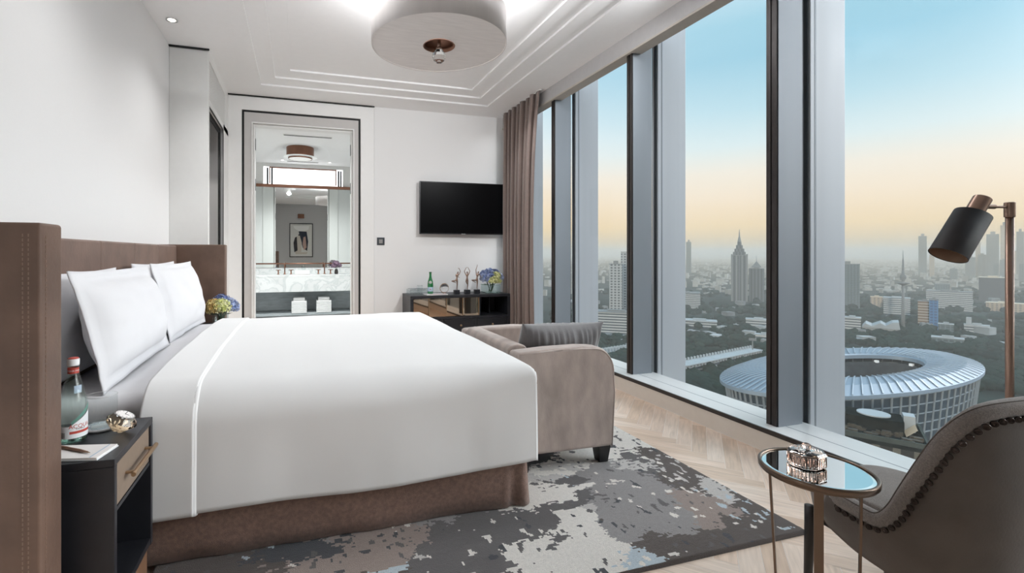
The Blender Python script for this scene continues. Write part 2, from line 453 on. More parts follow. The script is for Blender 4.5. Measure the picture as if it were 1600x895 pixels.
# ------------------------------------------------------------------ window wall
SZ = .14
struct('window_sill', bx(XS+.006, 3.04, YR, YB, SZ-.02, SZ), M['sill'], bevel=.002)
struct('trim_10', bx(XS, XS+.012, YR, YB, SZ-.026, SZ+.001), M['blackish'])
struct('wall_sill', bx(XS+.004, 3.04, YR, YB, -.3, SZ-.021), M['sillw'])
bm = B(); box(bm, 2.86, 2.864, YR, YB, SZ-.001, SZ+.0008); struct('trim_11', bm, M['alu'])
bm = B(); box(bm, 2.775, 2.80, YR, YB, 2.975, H); struct('trim_12', bm, M['hdr'])
bm = B(); box(bm, 2.765, 2.89, YR, YB, 2.955, 2.974); struct('trim_13', bm, M['beige'], bevel=.003)
struct('wall_right_lintel', bx(3.0, 3.06, YR, YB+.14, H-.02, H+.3), M['alu'])
Ym = [2.18+1.315*k for k in range(-3, 4)]
wn = 0
for i, y in enumerate(Ym):
    if y < YR or y > YB: continue
    t = struct('trim_%d' % (20+i), bx(2.802, 2.89, y, y+.075, SZ, 2.955), M['dark_metal'])
    bm = B(); box(bm, 2.89, 3.0, y, y+.075, SZ, H-.001); obj('mullion_web', bm, M['alu'], t)
    bm = B(); box(bm, 2.794, 2.802, y+.004, y+.032, SZ, 2.955); box(bm, 2.794, 2.802, y+.043, y+.071, SZ, 2.955); box(bm, 2.799, 2.802, y+.03, y+.045, SZ, 2.955)
    obj('mullion_nose', bm, M['blackish'], t)
    obj('mullion_web', bx(2.803, 2.89, y-.0012, y-.0001, SZ, 2.955), M['alu'], t)
    obj('mullion_clip', bx(3.0, 3.012, y+.012, y+.03, SZ, H), M['blackish'], t)
    bm = B(); box(bm, 3.062, 3.368, y-.005, y+.07, -3, 5); f = struct('trim_%d' % (40+i), bm, M['alu_fin'], bevel=.004)
    obj('fin_joint', bx(3.05, 3.061, y+.006, y+.03, -3, 5), M['dark_metal'], f)
    obj('fin_groove', bx(3.10, 3.112, y-.0062, y-.005, -3, 5), M['alu'], f)
for k in range(len(Ym)+1):
    y0 = max(YR, Ym[k-1]+.076 if k else YR); y1 = min(YB, Ym[k]-.002 if k < len(Ym) else YB)
    if y1-y0 < .05: continue
    wn += 1
    w_ = struct('window_%d' % wn, bx(3.022, 3.028, y0-.03, y1+.03, SZ-.01, H+.02), M['pane'])

# curtain
def curtain():
    t = thing('curtain', 'full length taupe mauve pleated curtain hanging at the window corner', 'curtain', (2.70, 5.58, 0))
    bm = B()
    def fn(a, b):
        z = .015+b*(H-.03)
        L = .90+.14*b**4-.03*math.sin(b*PI)
        y = .44-a*L
        ph = a*2*PI*8
        amp = .040*(.75+.25*math.sin(a*23+1))
        x = amp*math.sin(ph+.25*math.sin(b*3+a*8)) + .006*nz(a*30, b*3)
        return (x, y+.012*math.sin(2*ph), z)
    grid(bm, 240, 24, fn)
    obj('cloth', bm, M['curtain'], t, solid=.004)
    obj('rail', bx(-.012, .012, -.62, .45, H-.014, H-.002), M['white'], t)
curtain()

# ------------------------------------------------------------------ fixtures
t = thing('ceiling_lamp', 'large pale silk drum ceiling lamp with crystal ball finial', 'ceiling lamp', (CX, CY+.02, 2.665))
LR, LH = .475, .215
bm = B(); lathe(bm, [(LR-.006, .004), (LR, 0), (LR, LH), (LR-.006, LH)], 96, (0,0,0), False, False); obj('drum_shade', bm, M['shade_in'], t, smooth=True)
bm = B(); lathe(bm, [(.112, .006), (LR-.004, .006), (LR-.004, .012), (.112, .012)], 96, (0,0,0), False, False); obj('diffuser', bm, M['shade_bot'], t)
bm = B(); lathe(bm, [(.114, .002), (.106, .0), (.102, .03), (.1, .075), (0, .078)], 48, (0,0,0), False, False); obj('bronze_cup', bm, M['copperdark'], t, smooth=True)
bm = B(); cyl(bm, (0,0,.077), (0,0,-.02), .012); lathe(bm, [(.02,-.02),(.022,-.012),(.012,-.004)], 20); obj('finial_stem', bm, M['copper'], t, smooth=True)
bm = B()
prof = [(.012,-.02),(.03,-.03),(.046,-.055),(.048,-.075),(.038,-.1),(.02,-.115),(0,-.118)]
lathe(bm, prof, 16); obj('crystal_finial', bm, M['glass'], t)
bm = B(); HC = H+.092-2.665; cyl(bm, (0,0,LH-.02), (0,0,HC-.012), .014); lathe(bm, [(.075, HC-.001), (.075, HC-.018), (.03, HC-.03), (.014, HC-.03)], 32); obj('stem_canopy', bm, M['copper'], t)
bm = B(); [cyl(bm, (0,0,LH-.03), (LR*math.cos(a), LR*math.sin(a), LH-.03), .004) for a in (.3, .3+2*PI/3, .3+4*PI/3)]; obj('spider', bm, M['copper'], t)

t = thing('downlight', 'small recessed chrome downlight in the ceiling above the headboard wall', 'downlight', (-1.0, 4.37, H-.001))
bm = B(); lathe(bm, [(.045, -.001), (.045, -.006), (.032, -.004), (.03, 0)], 32, (0,0,0), False, False); obj('trim_ring', bm, M['chrome'], t, smooth=True)
bm = B(); lathe(bm, [(0, -.012), (.015, -.012), (.022, -.004), (.03, -.002)], 24, (0,0,0), False, False); obj('bulb', bm, pmat('downlight_bulb', srgb(255,246,232), .4, emit=3), t, smooth=True)

t = thing('light_switch', 'small grey square light switch on the white wall left of the television', 'light switch', (1.03, YB-.001, 1.36))
obj('plate', bx(-.05, .05, -.008, 0, -.05, .05), M['dark_metal'], t, bevel=.003)
obj('rocker', bx(-.024, .024, -.012, -.0081, -.026, .026), pmat('switch_silver', srgb(150,148,146), .4, .4), t, bevel=.002)

t = thing('television', 'black flat screen television on a wall arm above the black console', 'television', (2.145, YB-.10, 1.812), rz=math.radians(-1.2))
obj('housing', bx(-.61, .61, .0, .035, -.352, .352), M['tvback'], t, bevel=.004)
obj('screen', bx(-.598, .598, -.003, .0005, -.338, .343), M['screen'], t)
bm = B(); box(bm, -.61, .61, -.004, -.0005, -.352, -.34); box(bm, -.61, -.6, -.004, -.0005, -.339, .352); box(bm, .6, .61, -.004, -.0005, -.339, .352); box(bm, -.599, .599, -.004, -.0005, .344, .352)
obj('bezel', bm, pmat('bezel_black', srgb(40,40,44), .3), t)
obj('maker_badge', bx(-.028, .028, -.0052, -.0041, -.3495, -.343), pmat('badge_silver', srgb(190,190,194), .4, .3), t)
bm = B(); box(bm, -.12, .12, .036, .05, -.1, .1); box(bm, -.02, .02, .05, .085, -.03, .03); box(bm, -.1, .1, .085, .096, -.12, .12)
obj('wall_bracket', bm, M['blackish'], t)
# ================================================================== headboard and bed
t = thing('headboard', 'tall winged brown leather headboard fixed to the white wall behind the bed', 'headboard', (XL, 3.04, 0))
HX = XL
bm = B()
def rbox(bm, x0, x1, y0, y1, z0, z1): return box(bm, x0, x1, y0, y1, z0, z1)
seams = [-1.495, -1.25, -.70, -.12, .43, .95, 1.495]
for a, b in zip(seams, seams[1:]):
    obj('back_panel', bx(.001, .145, a+.001, b-.001, .02, 1.268), M['leather_panel'], t, bevel=.012, bseg=3)
for s, y0, y1 in ((-1, -1.61, -1.497), (1, 1.497, 1.61)):
    w_ = obj('wing', bx(.001, .525, y0, y1, .0, 1.278), M['leather'], t, bevel=.009, bseg=3)
    # twin rows of stitching down the front edge of the wing
    yo = y0 if s < 0 else y1
    for dx in (.008, .020):
        bm = B()
        k = 0
        while .03+k*.012 < 1.25:
            z = .03+k*.012; box(bm, .525-.018-dx-.0012, .525-.018-dx+.0012, yo+s*.0 - (.0012 if s < 0 else -.0), yo+s*.0 + (.0 if s < 0 else .0012), z, z+.0075); k += 1
        obj('stitching', bm, M['stitch'], w_)
    bm = B()
    for k in range(100):
        z = .03+k*.0122; yy = y0+.024; box(bm, .5249, .5262, yy-.0011, yy+.0011, z, z+.0075)
    obj('stitching', bm, M['stitch'], w_)

BX0, BX1, BY0, BY1 = -.985, 1.035, 2.035, 4.115
t = thing('bed', 'king size bed with white sheet and brown cloth bed skirt', 'bed', ((BX0+BX1)/2, (BY0+BY1)/2, 0))
def loc(bm, t_=None):
    o = (t_ or t).location
    for v in bm.verts: v.co -= o
    return bm
bm = B(); box(bm, BX0+.02, BX1-.03, BY0+.03, BY1-.03, .10, .36); obj('box_base', loc(bm), M['blackwood'], t)
bm = B()
[box(bm, x-.03, x+.03, y-.03, y+.03, .0195, .10) for x in (BX0+.12, BX1-.12) for y in (BY0+.15, BY1-.15)]
for i_, (x, y) in enumerate([(x, y) for x in (BX0+.12, BX1-.12) for y in (BY0+.15, BY1-.15)]):
    if i_ == 0: bm.free()
    obj('leg', loc(bx(x-.03, x+.03, y-.03, y+.03, .0195, .10)), M['blackleg'], t)
# skirt: one strip of cloth round three sides with soft waves
def skirt():
    bm = B(); r = .03
    path = []
    n1, n2 = 120, 110
    for i in range(n1): path.append((BX0+(BX1-r-BX0)*i/(n1-1), BY0, 0, -1))
    for i in range(1, 8):
        a = -PI/2+PI/2*i/8; path.append((BX1-r+r*math.cos(a), BY0+r+r*math.sin(a), math.cos(a), math.sin(a)))
    for i in range(n2): path.append((BX1, BY0+r+(BY1-BY0-2*r)*i/(n2-1), 1, 0))
    for i in range(1, 8):
        a = PI/2*i/8; path.append((BX1-r+r*math.cos(a), BY1-r+r*math.sin(a), math.cos(a), math.sin(a)))
    for i in range(n1): path.append((BX1-r-(BX1-r-BX0)*i/(n1-1), BY1, 0, 1))
    zs = [.022, .08, .14, .2, .26, .32, .38, .43]
    V = []
    for i, (x, y, nx, ny) in enumerate(path):
        row = []
        for z in zs:
            k = 1-z/.43
            o = k*(.020*nz(i*.045+z*3.5, z*1.5, 3)+.010*nz(i*.12+z*8, z*3, 9)) + .006*k
            d = math.hypot(x-BX1, y-BY0)
            if d < .12: o += .010*k*math.sin(d*60)
            row.append(bm.verts.new((x+nx*o, y+ny*o, z+(.003*nz(i*.06, 5) if z < .03 else 0))))
        V.append(row)
    for a, b in zip(V, V[1:]):
        for j in range(len(zs)-1): bm.faces.new((a[j], b[j], b[j+1], a[j+1]))
    return bm
obj('bed_skirt', loc(skirt()), M['skirt'], t, solid=.006)
MT = .655
def slab(bm, x0, x1, y0, y1, z0, z1, r, n=6):
    # box with rounded vertical corners and soft top edge
    def rr(x0, x1, y0, y1, r):
        pts = []
        for cx, cy, a0 in ((x1-r, y1-r, 0), (x0+r, y1-r, PI/2), (x0+r, y0+r, PI), (x1-r, y0+r, 1.5*PI)):
            for k in range(n+1):
                a = a0+PI/2*k/n; pts.append((cx+r*math.cos(a), cy+r*math.sin(a)))
        return pts
    levels = [(z0, 0)] + [(z1-r+r*math.sin(PI/2*k/n), r-r*math.cos(PI/2*k/n)) for k in range(n+1)]
    rings = []
    for z, ins in levels: rings.append([bm.verts.new((x, y, z)) for x, y in rr(x0+ins, x1-ins, y0+ins, y1-ins, max(.004, r-ins*.8))])
    for a, b in zip(rings, rings[1:]):
        for k in range(len(a)): bm.faces.new((a[k], a[(k+1) % len(a)], b[(k+1) % len(a)], b[k]))
    bm.faces.new(rings[0]); bm.faces.new(rings[-1])
    return bm
obj('mattress', loc(slab(B(), BX0+.005, BX1-.03, BY0+.03, BY1-.03, .365, MT, .06)), M['linen'], t, smooth=True)

# duvet: rounded-box drape over the mattress with hanging sides
DX0, DX1, DY0, DY1 = -.565, 1.062, 2.0, 4.15
DT = .672
def drape(a, b, lift=0):
    # a along X from the head edge, b along Y; lengths beyond the edges hang down
    LX, LY = DX1-DX0, DY1-DY0
    r = .05
    def edge(s, L, lo_hang, r):
        # flat coordinate -> (position, drop)
        if lo_hang and s < r*.785:      # start side
            q = r*1.571
            if s > r*.785-q:
                an = (r*.785-s)/r; return r-r*math.sin(an), r-r*math.cos(an)
            return 0.0, r+(r*.785-q-s)
        if s > L-r*.785:
            q = r*1.571
            if s < L-r*.785+q:
                an = (s-(L-r*.785))/r; return L-r+r*math.sin(an), r-r*math.cos(an)
            return L, r+(s-(L-r*.785)-q)
        s0, p0 = (r*.785, r) if lo_hang else (0, 0)
        return p0+(s-s0)*(L-r-p0)/(L-r*.785-s0), 0.0
    x, dx = edge(a, LX, False, .045); y, dy = edge(b, LY, True, .045+.095*(1-max(0, min(1, (a-LX+.75)/.75))**2))
    drop = max(dx, dy)
    X, Y = DX0+x, DY0+y
    q_ = lambda s: min(1, max(0, s))
    crown = .036*(1-(1-q_(min(y, LY-y)/.75))**2)*(1-(1-q_((LX-x)/.6))**2)
    Z = DT+crown-drop
    nx = (dx > r*.5) ; ny = -1 if (b < LY/2 and dy > r*.5) else (1 if dy > r*.5 else 0)
    wob = .006*nz(a*2.2, b*2.2, 1)+.003*nz(a*6, b*3, 4)
    hang = min(1, max(0, (drop-.05)/.3))
    fl = hang*(.010*nz(a*2.6, 7, 2)+.004)+lift
    sm = lambda q: min(1, max(0, q))**2*(3-2*min(1, max(0, q)))
    sy = sm(dy/.10)*(-1 if b < LY/2 else 1); sx = sm(dx/.05)
    Y += sy*(fl+.004*nz(a*7, drop*2, 5)*hang); X += sx*fl
    kf = 1-min(1, drop/.12); Z += wob*(.2+.8*kf*kf)+lift*kf
    return Vector((X, Y, Z))
def drape_mesh(a0, a1, na, lift=0, hang=.43, nb=170, hemn=.012):
    bm = B()
    LY = DY1-DY0
    def fn(u, v):
        a = a0+(a1-a0)*u
        h0 = hang+hemn*nz(a*1.7, 3, 8)
        b = -h0+(LY+2*h0)*v
        return drape(a, b, lift)
    V = grid(bm, na, nb, fn)
    LXc = DX1-DX0
    dead = []
    for i in range(na-1):
        for j in range(nb-1):
            a = a0+(a1-a0)*(i+.5)/(na-1); b = -hang+(LY+2*hang)*(j+.5)/(nb-1)
            if a > LXc+.05 and (b < -.05 or b > LY+.05):
                f = [x for x in V[i][j].link_faces if V[i+1][j+1] in x.verts]; dead += f
    bmesh.ops.delete(bm, geom=dead, context='FACES')
    return bm
t = thing('duvet', 'smooth white duvet spread over the bed and hanging down its sides', 'duvet', (.3, 3.05, MT))
dv = obj('cover', loc(drape_mesh(.01, DX1-DX0+.43, 200)), M['duvet'], t, solid=.012)
cu = obj('folded_cuff', loc(drape_mesh(.0, .185, 24, lift=.009, hang=.435)), M['duvet'], t, solid=.010)
# rolled seam where the cuff is turned back
def seam_line():
    pts = []
    LY = DY1-DY0
    for k in range(160):
        b = -.435+(LY+.87)*k/159; pts.append(drape(.183+.004*nz(b*3, 2), b, -.003))
    bm = B(); tube(bm, pts, .015, 10); return bm
obj('cuff_seam', loc(seam_line()), M['duvet'], t, smooth=True)

# pillows -----------------------------------------------------------
def pillow_mesh(w, h, th, flange=0, seed=0, n=34):
    bm = B()
    def P(u, v, s):
        # u,v in -1..1 ; superellipse cushion with pulled-in sides
        pin = .045
        x = u*(w/2)*(1-pin*(1-v*v)*0)*(1-pin*(1-abs(u))*0); y = v*(h/2)
        x *= 1-.05*(1-v*v)*abs(u)**3; y *= 1-.05*(1-u*u)*abs(v)**3
        fu, fv = 1-flange*2/w, 1-flange*2/h
        uu, vv = u/fu, v/fv
        k = 0
        if abs(uu) < 1 and abs(vv) < 1: k = ((1-abs(uu)**2.6)*(1-abs(vv)**2.6))**.5
        z = s*(th/2*k+.003) + .008*nz(u*2.2+seed, v*2.2, seed)*k + (.010*nz(u*3+seed, v*3, 3+seed) if flange else 0)
        return (x, y, z)
    for s in (1, -1):
        V = [[bm.verts.new(P(-1+2*i/n, -1+2*j/n, s)) for j in range(n+1)] for i in range(n+1)]
        for i in range(n):
            for j in range(n): bm.faces.new((V[i][j], V[i+1][j], V[i+1][j+1], V[i][j+1]))
    bmesh.ops.remove_doubles(bm, verts=bm.verts[:], dist=.0075 if False else .0001)
    # stitch rim
    be = [e for e in bm.edges if e.is_boundary]
    if be: bmesh.ops.bridge_loops(bm, edges=be)
    return bm
def pillow(name, label, group, c, w, h, th, lean, yaw=0, roll=0, flange=0, seed=0, mat='linen'):
    # stands on its long edge: local x -> -world Y, local y -> up, local z -> +X (into the room)
    Rm = Matrix(((0,0,1),(1,0,0),(0,1,0))).to_4x4()
    rot = Matrix.Rotation(yaw, 4, 'Z') @ Matrix.Rotation(-lean, 4, 'Y') @ Rm @ Matrix.Rotation(roll, 4, 'Z')
    o = obj(name, pillow_mesh(w, h, th, flange, seed), M[mat], smooth=True)
    o.matrix_world = Matrix.Translation(c) @ rot
    tag(o, label, 'pillow', group); return o
pillow('pillow', 'flat white pillow against the headboard, hidden behind the nearest sham', 'pillows on the bed', (-.94, 2.50, .895), .94, .46, .10, .05, seed=1)
pillow('pillow', 'flat white pillow against the headboard, at the far side of the bed', 'pillows on the bed', (-.935, 3.70, .90), .98, .48, .10, .05, seed=2)
pillow('pillow', 'large white flanged sham pillow leaning at the front, nearest to the nightstand with the bottle', 'pillows on the bed', (-.785, 2.64, .895), 1.06, .49, .19, .24, yaw=.02, flange=.055, seed=5)
pillow('pillow', 'white flanged sham pillow leaning at the front, nearest to the far wing and flowers', 'pillows on the bed', (-.79, 3.72, .895), .96, .50, .17, .22, yaw=-.03, flange=.03, seed=9)

# nightstands ---------------------------------------------------------
def nightstand(label, y0, y1, grp):
    t = thing('nightstand', label, 'nightstand', (-.74, (y0+y1)/2, 0), 0, grp)
    d, w = .225, (y1-y0)/2
    tk = .022
    obj('top', bx(-d, d, -w, w, .578, .6), M['blackwood'], t, bevel=.002)
    for s in (-1, 1):
        a, b = sorted((s*w, s*(w-tk))); obj('side_panel', bx(-d, d, a, b, .141, .5775), M['blackwood'], t, bevel=.002)
    obj('back_panel', bx(-d, -d+.015, -w+tk+.0005, w-tk-.0005, .141, .5775), M['blackwood'], t)
    obj('bottom_shelf', bx(-d+.016, d-.002, -w+tk+.0005, w-tk-.0005, .145, .167), M['blackwood'], t)
    obj('rail', bx(-d+.016, d-.005, -w+tk+.0005, w-tk-.0005, .432, .444), M['blackwood'], t)
    dr = obj('drawer', bx(-d+.05, d-.006, -w+tk+.003, w-tk-.003, .447, .575), M['drawer'], t, bevel=.002)
    bm = B(); tube(bm, [(d+.022, -w*.52, .512), (d+.022, w*.78, .512)], .0075, 12)
    for yy in (-w*.40, w*.62): cyl(bm, (d-.007, yy, .512), (d+.022, yy, .512), .005, seg=10)
    obj('bar_handle', bm, M['brass'], dr, smooth=False, bevel=.001)
    obj('plinth', bx(-d+.03, d-.015, -w+.012, w-.012, 0, .1405), M['plinthwood'], t, bevel=.002)
    return t
nightstand('black nightstand with taupe drawer beside the bed, carrying the water bottle', 1.60, 1.978, 'nightstands')
nightstand('black nightstand on the far side of the bed under the flower vase', 4.188, 4.528, 'nightstands')

NZ = .6005
# water bottle with printed label
t = thing('water_bottle', 'clear glass water bottle with red neck band and white printed label on the nightstand', 'bottle', (-.69, 1.79, NZ))
prof = [(0,0),(.030,0),(.0365,.004),(.0375,.02),(.0375,.115),(.036,.135),(.028,.170),(.019,.200),(.0145,.222),(.0140,.245),(.0155,.247),(.0155,.252),(.012,.254)]
bm = B(); lathe(bm, prof+[(.0105,.25),(.0105,.222),(.0245,.168),(.033,.133),(.0345,.115),(.0345,.02),(.03,.008),(0,.008)], 40, (0,0,0), False, False)
obj('glass_body', bm, thin_glass('bottle_clear_glass', (.93,.97,.955,1), .07), t, smooth=True)
bm = B(); lathe(bm, [(0,.003),(.030,.003),(.0355,.008),(.0355,.0185),(0,.0185)], 32); obj('thick_base', bm, glassmat('green_base_glass', srgb(176,214,204)), t, smooth=True)
bm = B(); lathe(bm, [(.0158,.243),(.0165,.246),(.0165,.262),(.0155,.264),(0,.264)], 32, (0,0,0), False, False); obj('cap', bm, M['label'], t, smooth=True)
bm = B(); lathe(bm, [(.0158,.2645),(.012,.2675),(0,.268)], 32, (0,0,0)); obj('cap_seal', bm, M['red'], t, smooth=True)
bm = B(); lathe(bm, [(.0151,.218),(.0151,.236)], 32, (0,0,0), False, False); obj('neck_band', bm, M['red'], t, smooth=True)
LA = math.atan2(-1.79, .69)       # the label faces into the room
def wrap(bm, r, ang, z): 
    for v in bm.verts:
        a = ang+v.co.x/r; v.co = Vector((r*math.cos(a), r*math.sin(a), z+v.co.y))
    return bm
def patch(x0, x1, zf0, zf1, r, ang, n=28):
    bm = B(); grid(bm, n, 3, lambda u, v: (x0+(x1-x0)*u, zf0(u)+(zf1(u)-zf0(u))*v, 0)); return wrap(bm, r, ang, 0)
RL = .0379
obj('label', patch(-.045, .055, lambda u: .020, lambda u: .058+.05*max(0, u-.35)**1.0*1.3, RL, LA), M['label'], t, smooth=True)
obj('label_band', patch(-.010, .055, lambda u: .034, lambda u: .042, RL+.0002, LA), M['red'], t, smooth=True)
obj('label_band', patch(-.03, .03, lambda u: .150-.03*u, lambda u: .156-.03*u, RL-.004, LA) if False else patch(-.005, .055, lambda u: .0625+.045*u, lambda u: .072+.052*u, RL, LA), M['teal'], t, smooth=True)
obj('lettering', wrap(text_mesh('ACQUA', .017), RL+.0005, LA+.48, .056), M['red'], t)
obj('lettering', wrap(text_mesh('PANNA', .008), RL+.0005, LA+.52, .0475), M['ink'], t)
obj('neck_lettering', wrap(text_mesh('ACQUA PANNA', .0075), .0154, LA+.2, .227), M['label'], t)
bm = B()
for k in range(9): box(bm, -.038+k*.0018, -.0372+k*.0018, .024, .040, -.0001, .0001)
obj('printed_bars', wrap(bm, RL+.0004, LA, 0), M['ink'], t)
obj('neck_shield', patch(-.004, .018, lambda u: .158, lambda u: .182, .0285, LA+.2), M['label_blue'], t, smooth=True)

# tumbler standing on a coaster
GC = (-.650, 1.90)
t = thing('coaster', 'round white embossed coaster under the drinking glass on the nightstand', 'coaster', (GC[0], GC[1], NZ))
bm = B(); lathe(bm, [(0,0),(.05,0),(.053,.002),(.053,.006),(.05,.008),(0,.008)], 40); obj('disc', bm, M['label'], t, smooth=False)
bm = B()
for k in range(14):
    a = 2*PI*k/14; tube(bm, [Vector((.038*math.cos(a)+.008*math.cos(q), .038*math.sin(a)+.008*math.sin(q), .0082)) for q in [2*PI*j/10 for j in range(10)]], .0008, 5, closed=True)
obj('scallop_relief', bm, M['label_blue'], t)
t = thing('drinking_glass', 'clear ribbed drinking glass upside down on a white coaster behind the bottle', 'glass', (GC[0], GC[1], NZ+.0085))
bm = B()
def tum(u, v):
    a = 2*PI*u; rib = .0007*math.cos(a*28) if v < .75 else 0
    return ((.044+.002*v+rib)*math.cos(a), (.044+.002*v+rib)*math.sin(a), .105*v)
grid(bm, 168, 16, tum, wrap_u=True)
obj('glass_wall', bm, M['thin'], t, smooth=True)
bm = B(); lathe(bm, [(0,.001),(.043,.001),(.0435,.006),(.042,.009),(0,.009)], 40); obj('glass_base', bm, M['thin'], t, smooth=True)
bm = B(); tube(bm, [(.046*math.cos(a), .046*math.sin(a), .105) for a in [2*PI*k/48 for k in range(48)]], .0009, 6, closed=True); obj('rim', bm, M['glass'], t, smooth=True)

# crystal clock
t = thing('crystal_clock', 'faceted golden crystal paperweight clock on the corner of the nightstand', 'clock', (-.583, 1.835, NZ))
bm = B(); lathe(bm, [(0,.0),(.018,.0),(.046,.026),(.048,.034),(.030,.052)], 10); 
for v in bm.verts:
    v.co = Matrix.Rotation(.42, 3, 'Y') @ v.co; v.co.z += .014
mn = min(v.co.z for v in bm.verts)
for v in bm.verts: v.co.z -= mn
obj('crystal', bm, glassmat('amber_crystal', srgb(252,226,190)), t)
Mr = Matrix.Rotation(.42, 3, 'Y')
fc = Mr @ Vector((0,0,.0525)); fc.z += .014-mn
def face_disc(r0, z0, z1):
    bm = B(); lathe(bm, [(0,z0),(r0,z0),(r0,z1),(0,z1)], 32)
    for v in bm.verts: v.co = Mr @ v.co + fc
    return bm
obj('clock_rim', face_disc(.031, 0, .004), M['chrome'], t)
obj('clock_face', face_disc(.027, .0041, .0046), M['paper'], t)
bm = B(); box(bm, -.001, .001, 0, .02, .0047, .0052); box(bm, 0, .013, -.001, .001, .0047, .0052)
for k in range(12):
    a = PI/6*k; box(bm, .023*math.cos(a)-.0012, .023*math.cos(a)+.0012, .023*math.sin(a)-.0012, .023*math.sin(a)+.0012, .0047, .005)
for v in bm.verts: v.co = Mr @ v.co + fc
obj('hands_and_marks', bm, M['ink'], t)

# note pad and pen
t = thing('note_pad', 'white paper note pad with card backing lying at the front of the nightstand', 'note pad', (-.632, 1.672, NZ), rz=-.22)
obj('backing_card', bx(-.085, .085, -.052, .052, 0, .003), M['label'], t)
obj('paper_sheets', bx(-.083, .083, -.050, .050, .0031, .008), M['paper'], t)
obj('margin_strip', bx(.060, .064, -.048, .048, .0081, .0083), M['label_blue'], t)
t = thing('pen', 'rose gold textured ballpoint pen lying on the note pad', 'pen', (-.645, 1.678, NZ+.0127), rz=-.62)
bm = B(); tube(bm, [(-.062,0,0),(-.058,0,0),(.035,0,0),(.058,0,0)], [.003,.0042,.0042,.0026], 12); obj('barrel', bm, M['copper'], t, smooth=True)
bm = B(); tube(bm, [(.0585,0,0),(.068,0,0)], [.0022,.0006], 10); obj('tip', bm, M['brass'], t, smooth=True)
bm = B()
for k in range(14): tube(bm, [(-.05+k*.006+.0, .0043*math.cos(a), .0043*math.sin(a)) for a in [2*PI*j/12 for j in range(12)]], .0006, 5, closed=True)
obj('grip_rings', bm, M['copperdark'], t)

# hydrangeas in glass vases --------------------------------------------
def floret_ball(c, r, n, rnd, squash=.85, base=(.5,.5,.7), alt=(.8,.8,.85)):
    bm = B(); c = Vector(c); cl = bm.loops.layers.float_color.new('petal')
    for k in range(n):
        z = 1-1.7*(k+.5)/n; ph = k*2.39996+rnd.uniform(-.2, .2)
        q = math.sqrt(max(0, 1-z*z)); nrm = Vector((q*math.cos(ph), q*math.sin(ph), z*squash))
        p = c+nrm*r*rnd.uniform(.80, 1.12); nrm.normalize()
        nrm = (nrm+Vector((rnd.uniform(-.5,.5), rnd.uniform(-.5,.5), rnd.uniform(-.3,.5)))).normalized()
        u = nrm.orthogonal().normalized(); w = nrm.cross(u); a0 = rnd.uniform(0, PI)
        s = r*.25*rnd.uniform(.8, 1.25)
        m = rnd.random(); g = rnd.uniform(.55, 1.15)
        col = tuple((b_*(1-m)+a_*m)*g for b_, a_ in zip(base, alt))+(1,)
        for j in range(4):
            a = a0+j*PI/2; d = math.cos(a)*u+math.sin(a)*w; e = nrm.cross(d)
            vs = [p-nrm*s*.25, p+d*s*.55-e*s*.36+nrm*s*.15, p+d*s*.95+nrm*s*.02, p+d*s*.55+e*s*.36+nrm*s*.15]
            f = bm.faces.new([bm.verts.new(x) for x in vs])
            for l in f.loops: l[cl] = col
    return bm
M['petals'] = attr_mat('hydrangea_petals', 'petal', .7, .1, 200)
PET = {'fl_blue': (srgb(120,146,204)[:3], srgb(214,222,240)[:3]), 'fl_dark': (srgb(78,100,168)[:3], srgb(176,192,228)[:3]), 'fl_yellow': (srgb(196,204,112)[:3], srgb(244,242,196)[:3]),
       'fl_orange': (srgb(222,178,96)[:3], srgb(240,226,160)[:3]), 'fl_purple': (srgb(104,74,104)[:3], srgb(176,146,170)[:3])}
def vase_of_hydrangeas(label, loc_, heads, vw, vh, square, seed):
    rnd = random.Random(seed)
    t = thing('flower_vase', label, 'flowers', loc_, 0)
    if square:
        bm = B(); box(bm, -vw, vw, -vw, vw, 0, vh); 
        bmesh.ops.delete(bm, geom=[f for f in bm.faces if all(v.co.z > vh-.001 for v in f.verts)], context='FACES_ONLY')
        obj('glass_vase', bm, M['aquaglass'] if False else thin_glass('vase_glass', (.86,.93,.92,1), .10), t)
        bm = B(); bx_ = box(bm, -vw+.004, vw-.004, -vw+.004, vw-.004, .004, .012); obj('vase_floor', bm, M['aquaglass'], t)
    else:
        bm = B(); lathe(bm, [(0,.0),(vw*.96,.0),(vw,.004),(vw,vh)], 40, (0,0,0), True, False); obj('glass_vase', bm, thin_glass('vase_glass_round', (.86,.92,.92,1), .12), t, smooth=True)
        bm = B(); lathe(bm, [(0,.004),(vw*.9,.004),(vw*.9,.014),(0,.014)], 32); obj('vase_floor', bm, M['aquaglass'], t)
    bm = B()
    for k in range(9):
        a = rnd.uniform(0, 2*PI); r0 = vw*.5*rnd.random(); c = heads[k % len(heads)][0]
        tube(bm, [(r0*math.cos(a), r0*math.sin(a), .016), (c[0]*.5, c[1]*.5, vh), c], .0035, 6)
    obj('stems', bm, M['leaf'], t)
    for c, r, mt in heads:
        h_ = obj('flower_head', floret_ball(c, r, 170, rnd, .85, *PET[mt]), M['petals'], t, recalc=False)
        bm = B(); ball(bm, c, r*.70, 2, (1,1,.85)); obj('core', bm, M['leaf'], h_, smooth=True)
    bm = B()
    for k in range(7):
        a = 2*PI*k/7+rnd.random(); L_ = vw*1.25
        p0 = Vector((vw*.4*math.cos(a), vw*.4*math.sin(a), vh*.85)); d = Vector((math.cos(a), math.sin(a), .1)); e = Vector((-math.sin(a), math.cos(a), 0))
        bm.faces.new([bm.verts.new(x) for x in (p0, p0+d*L_*.5+e*L_*.3, p0+d*L_, p0+d*L_*.5-e*L_*.3)])
    obj('leaves', bm, M['leaf'], t, recalc=False)
    return t
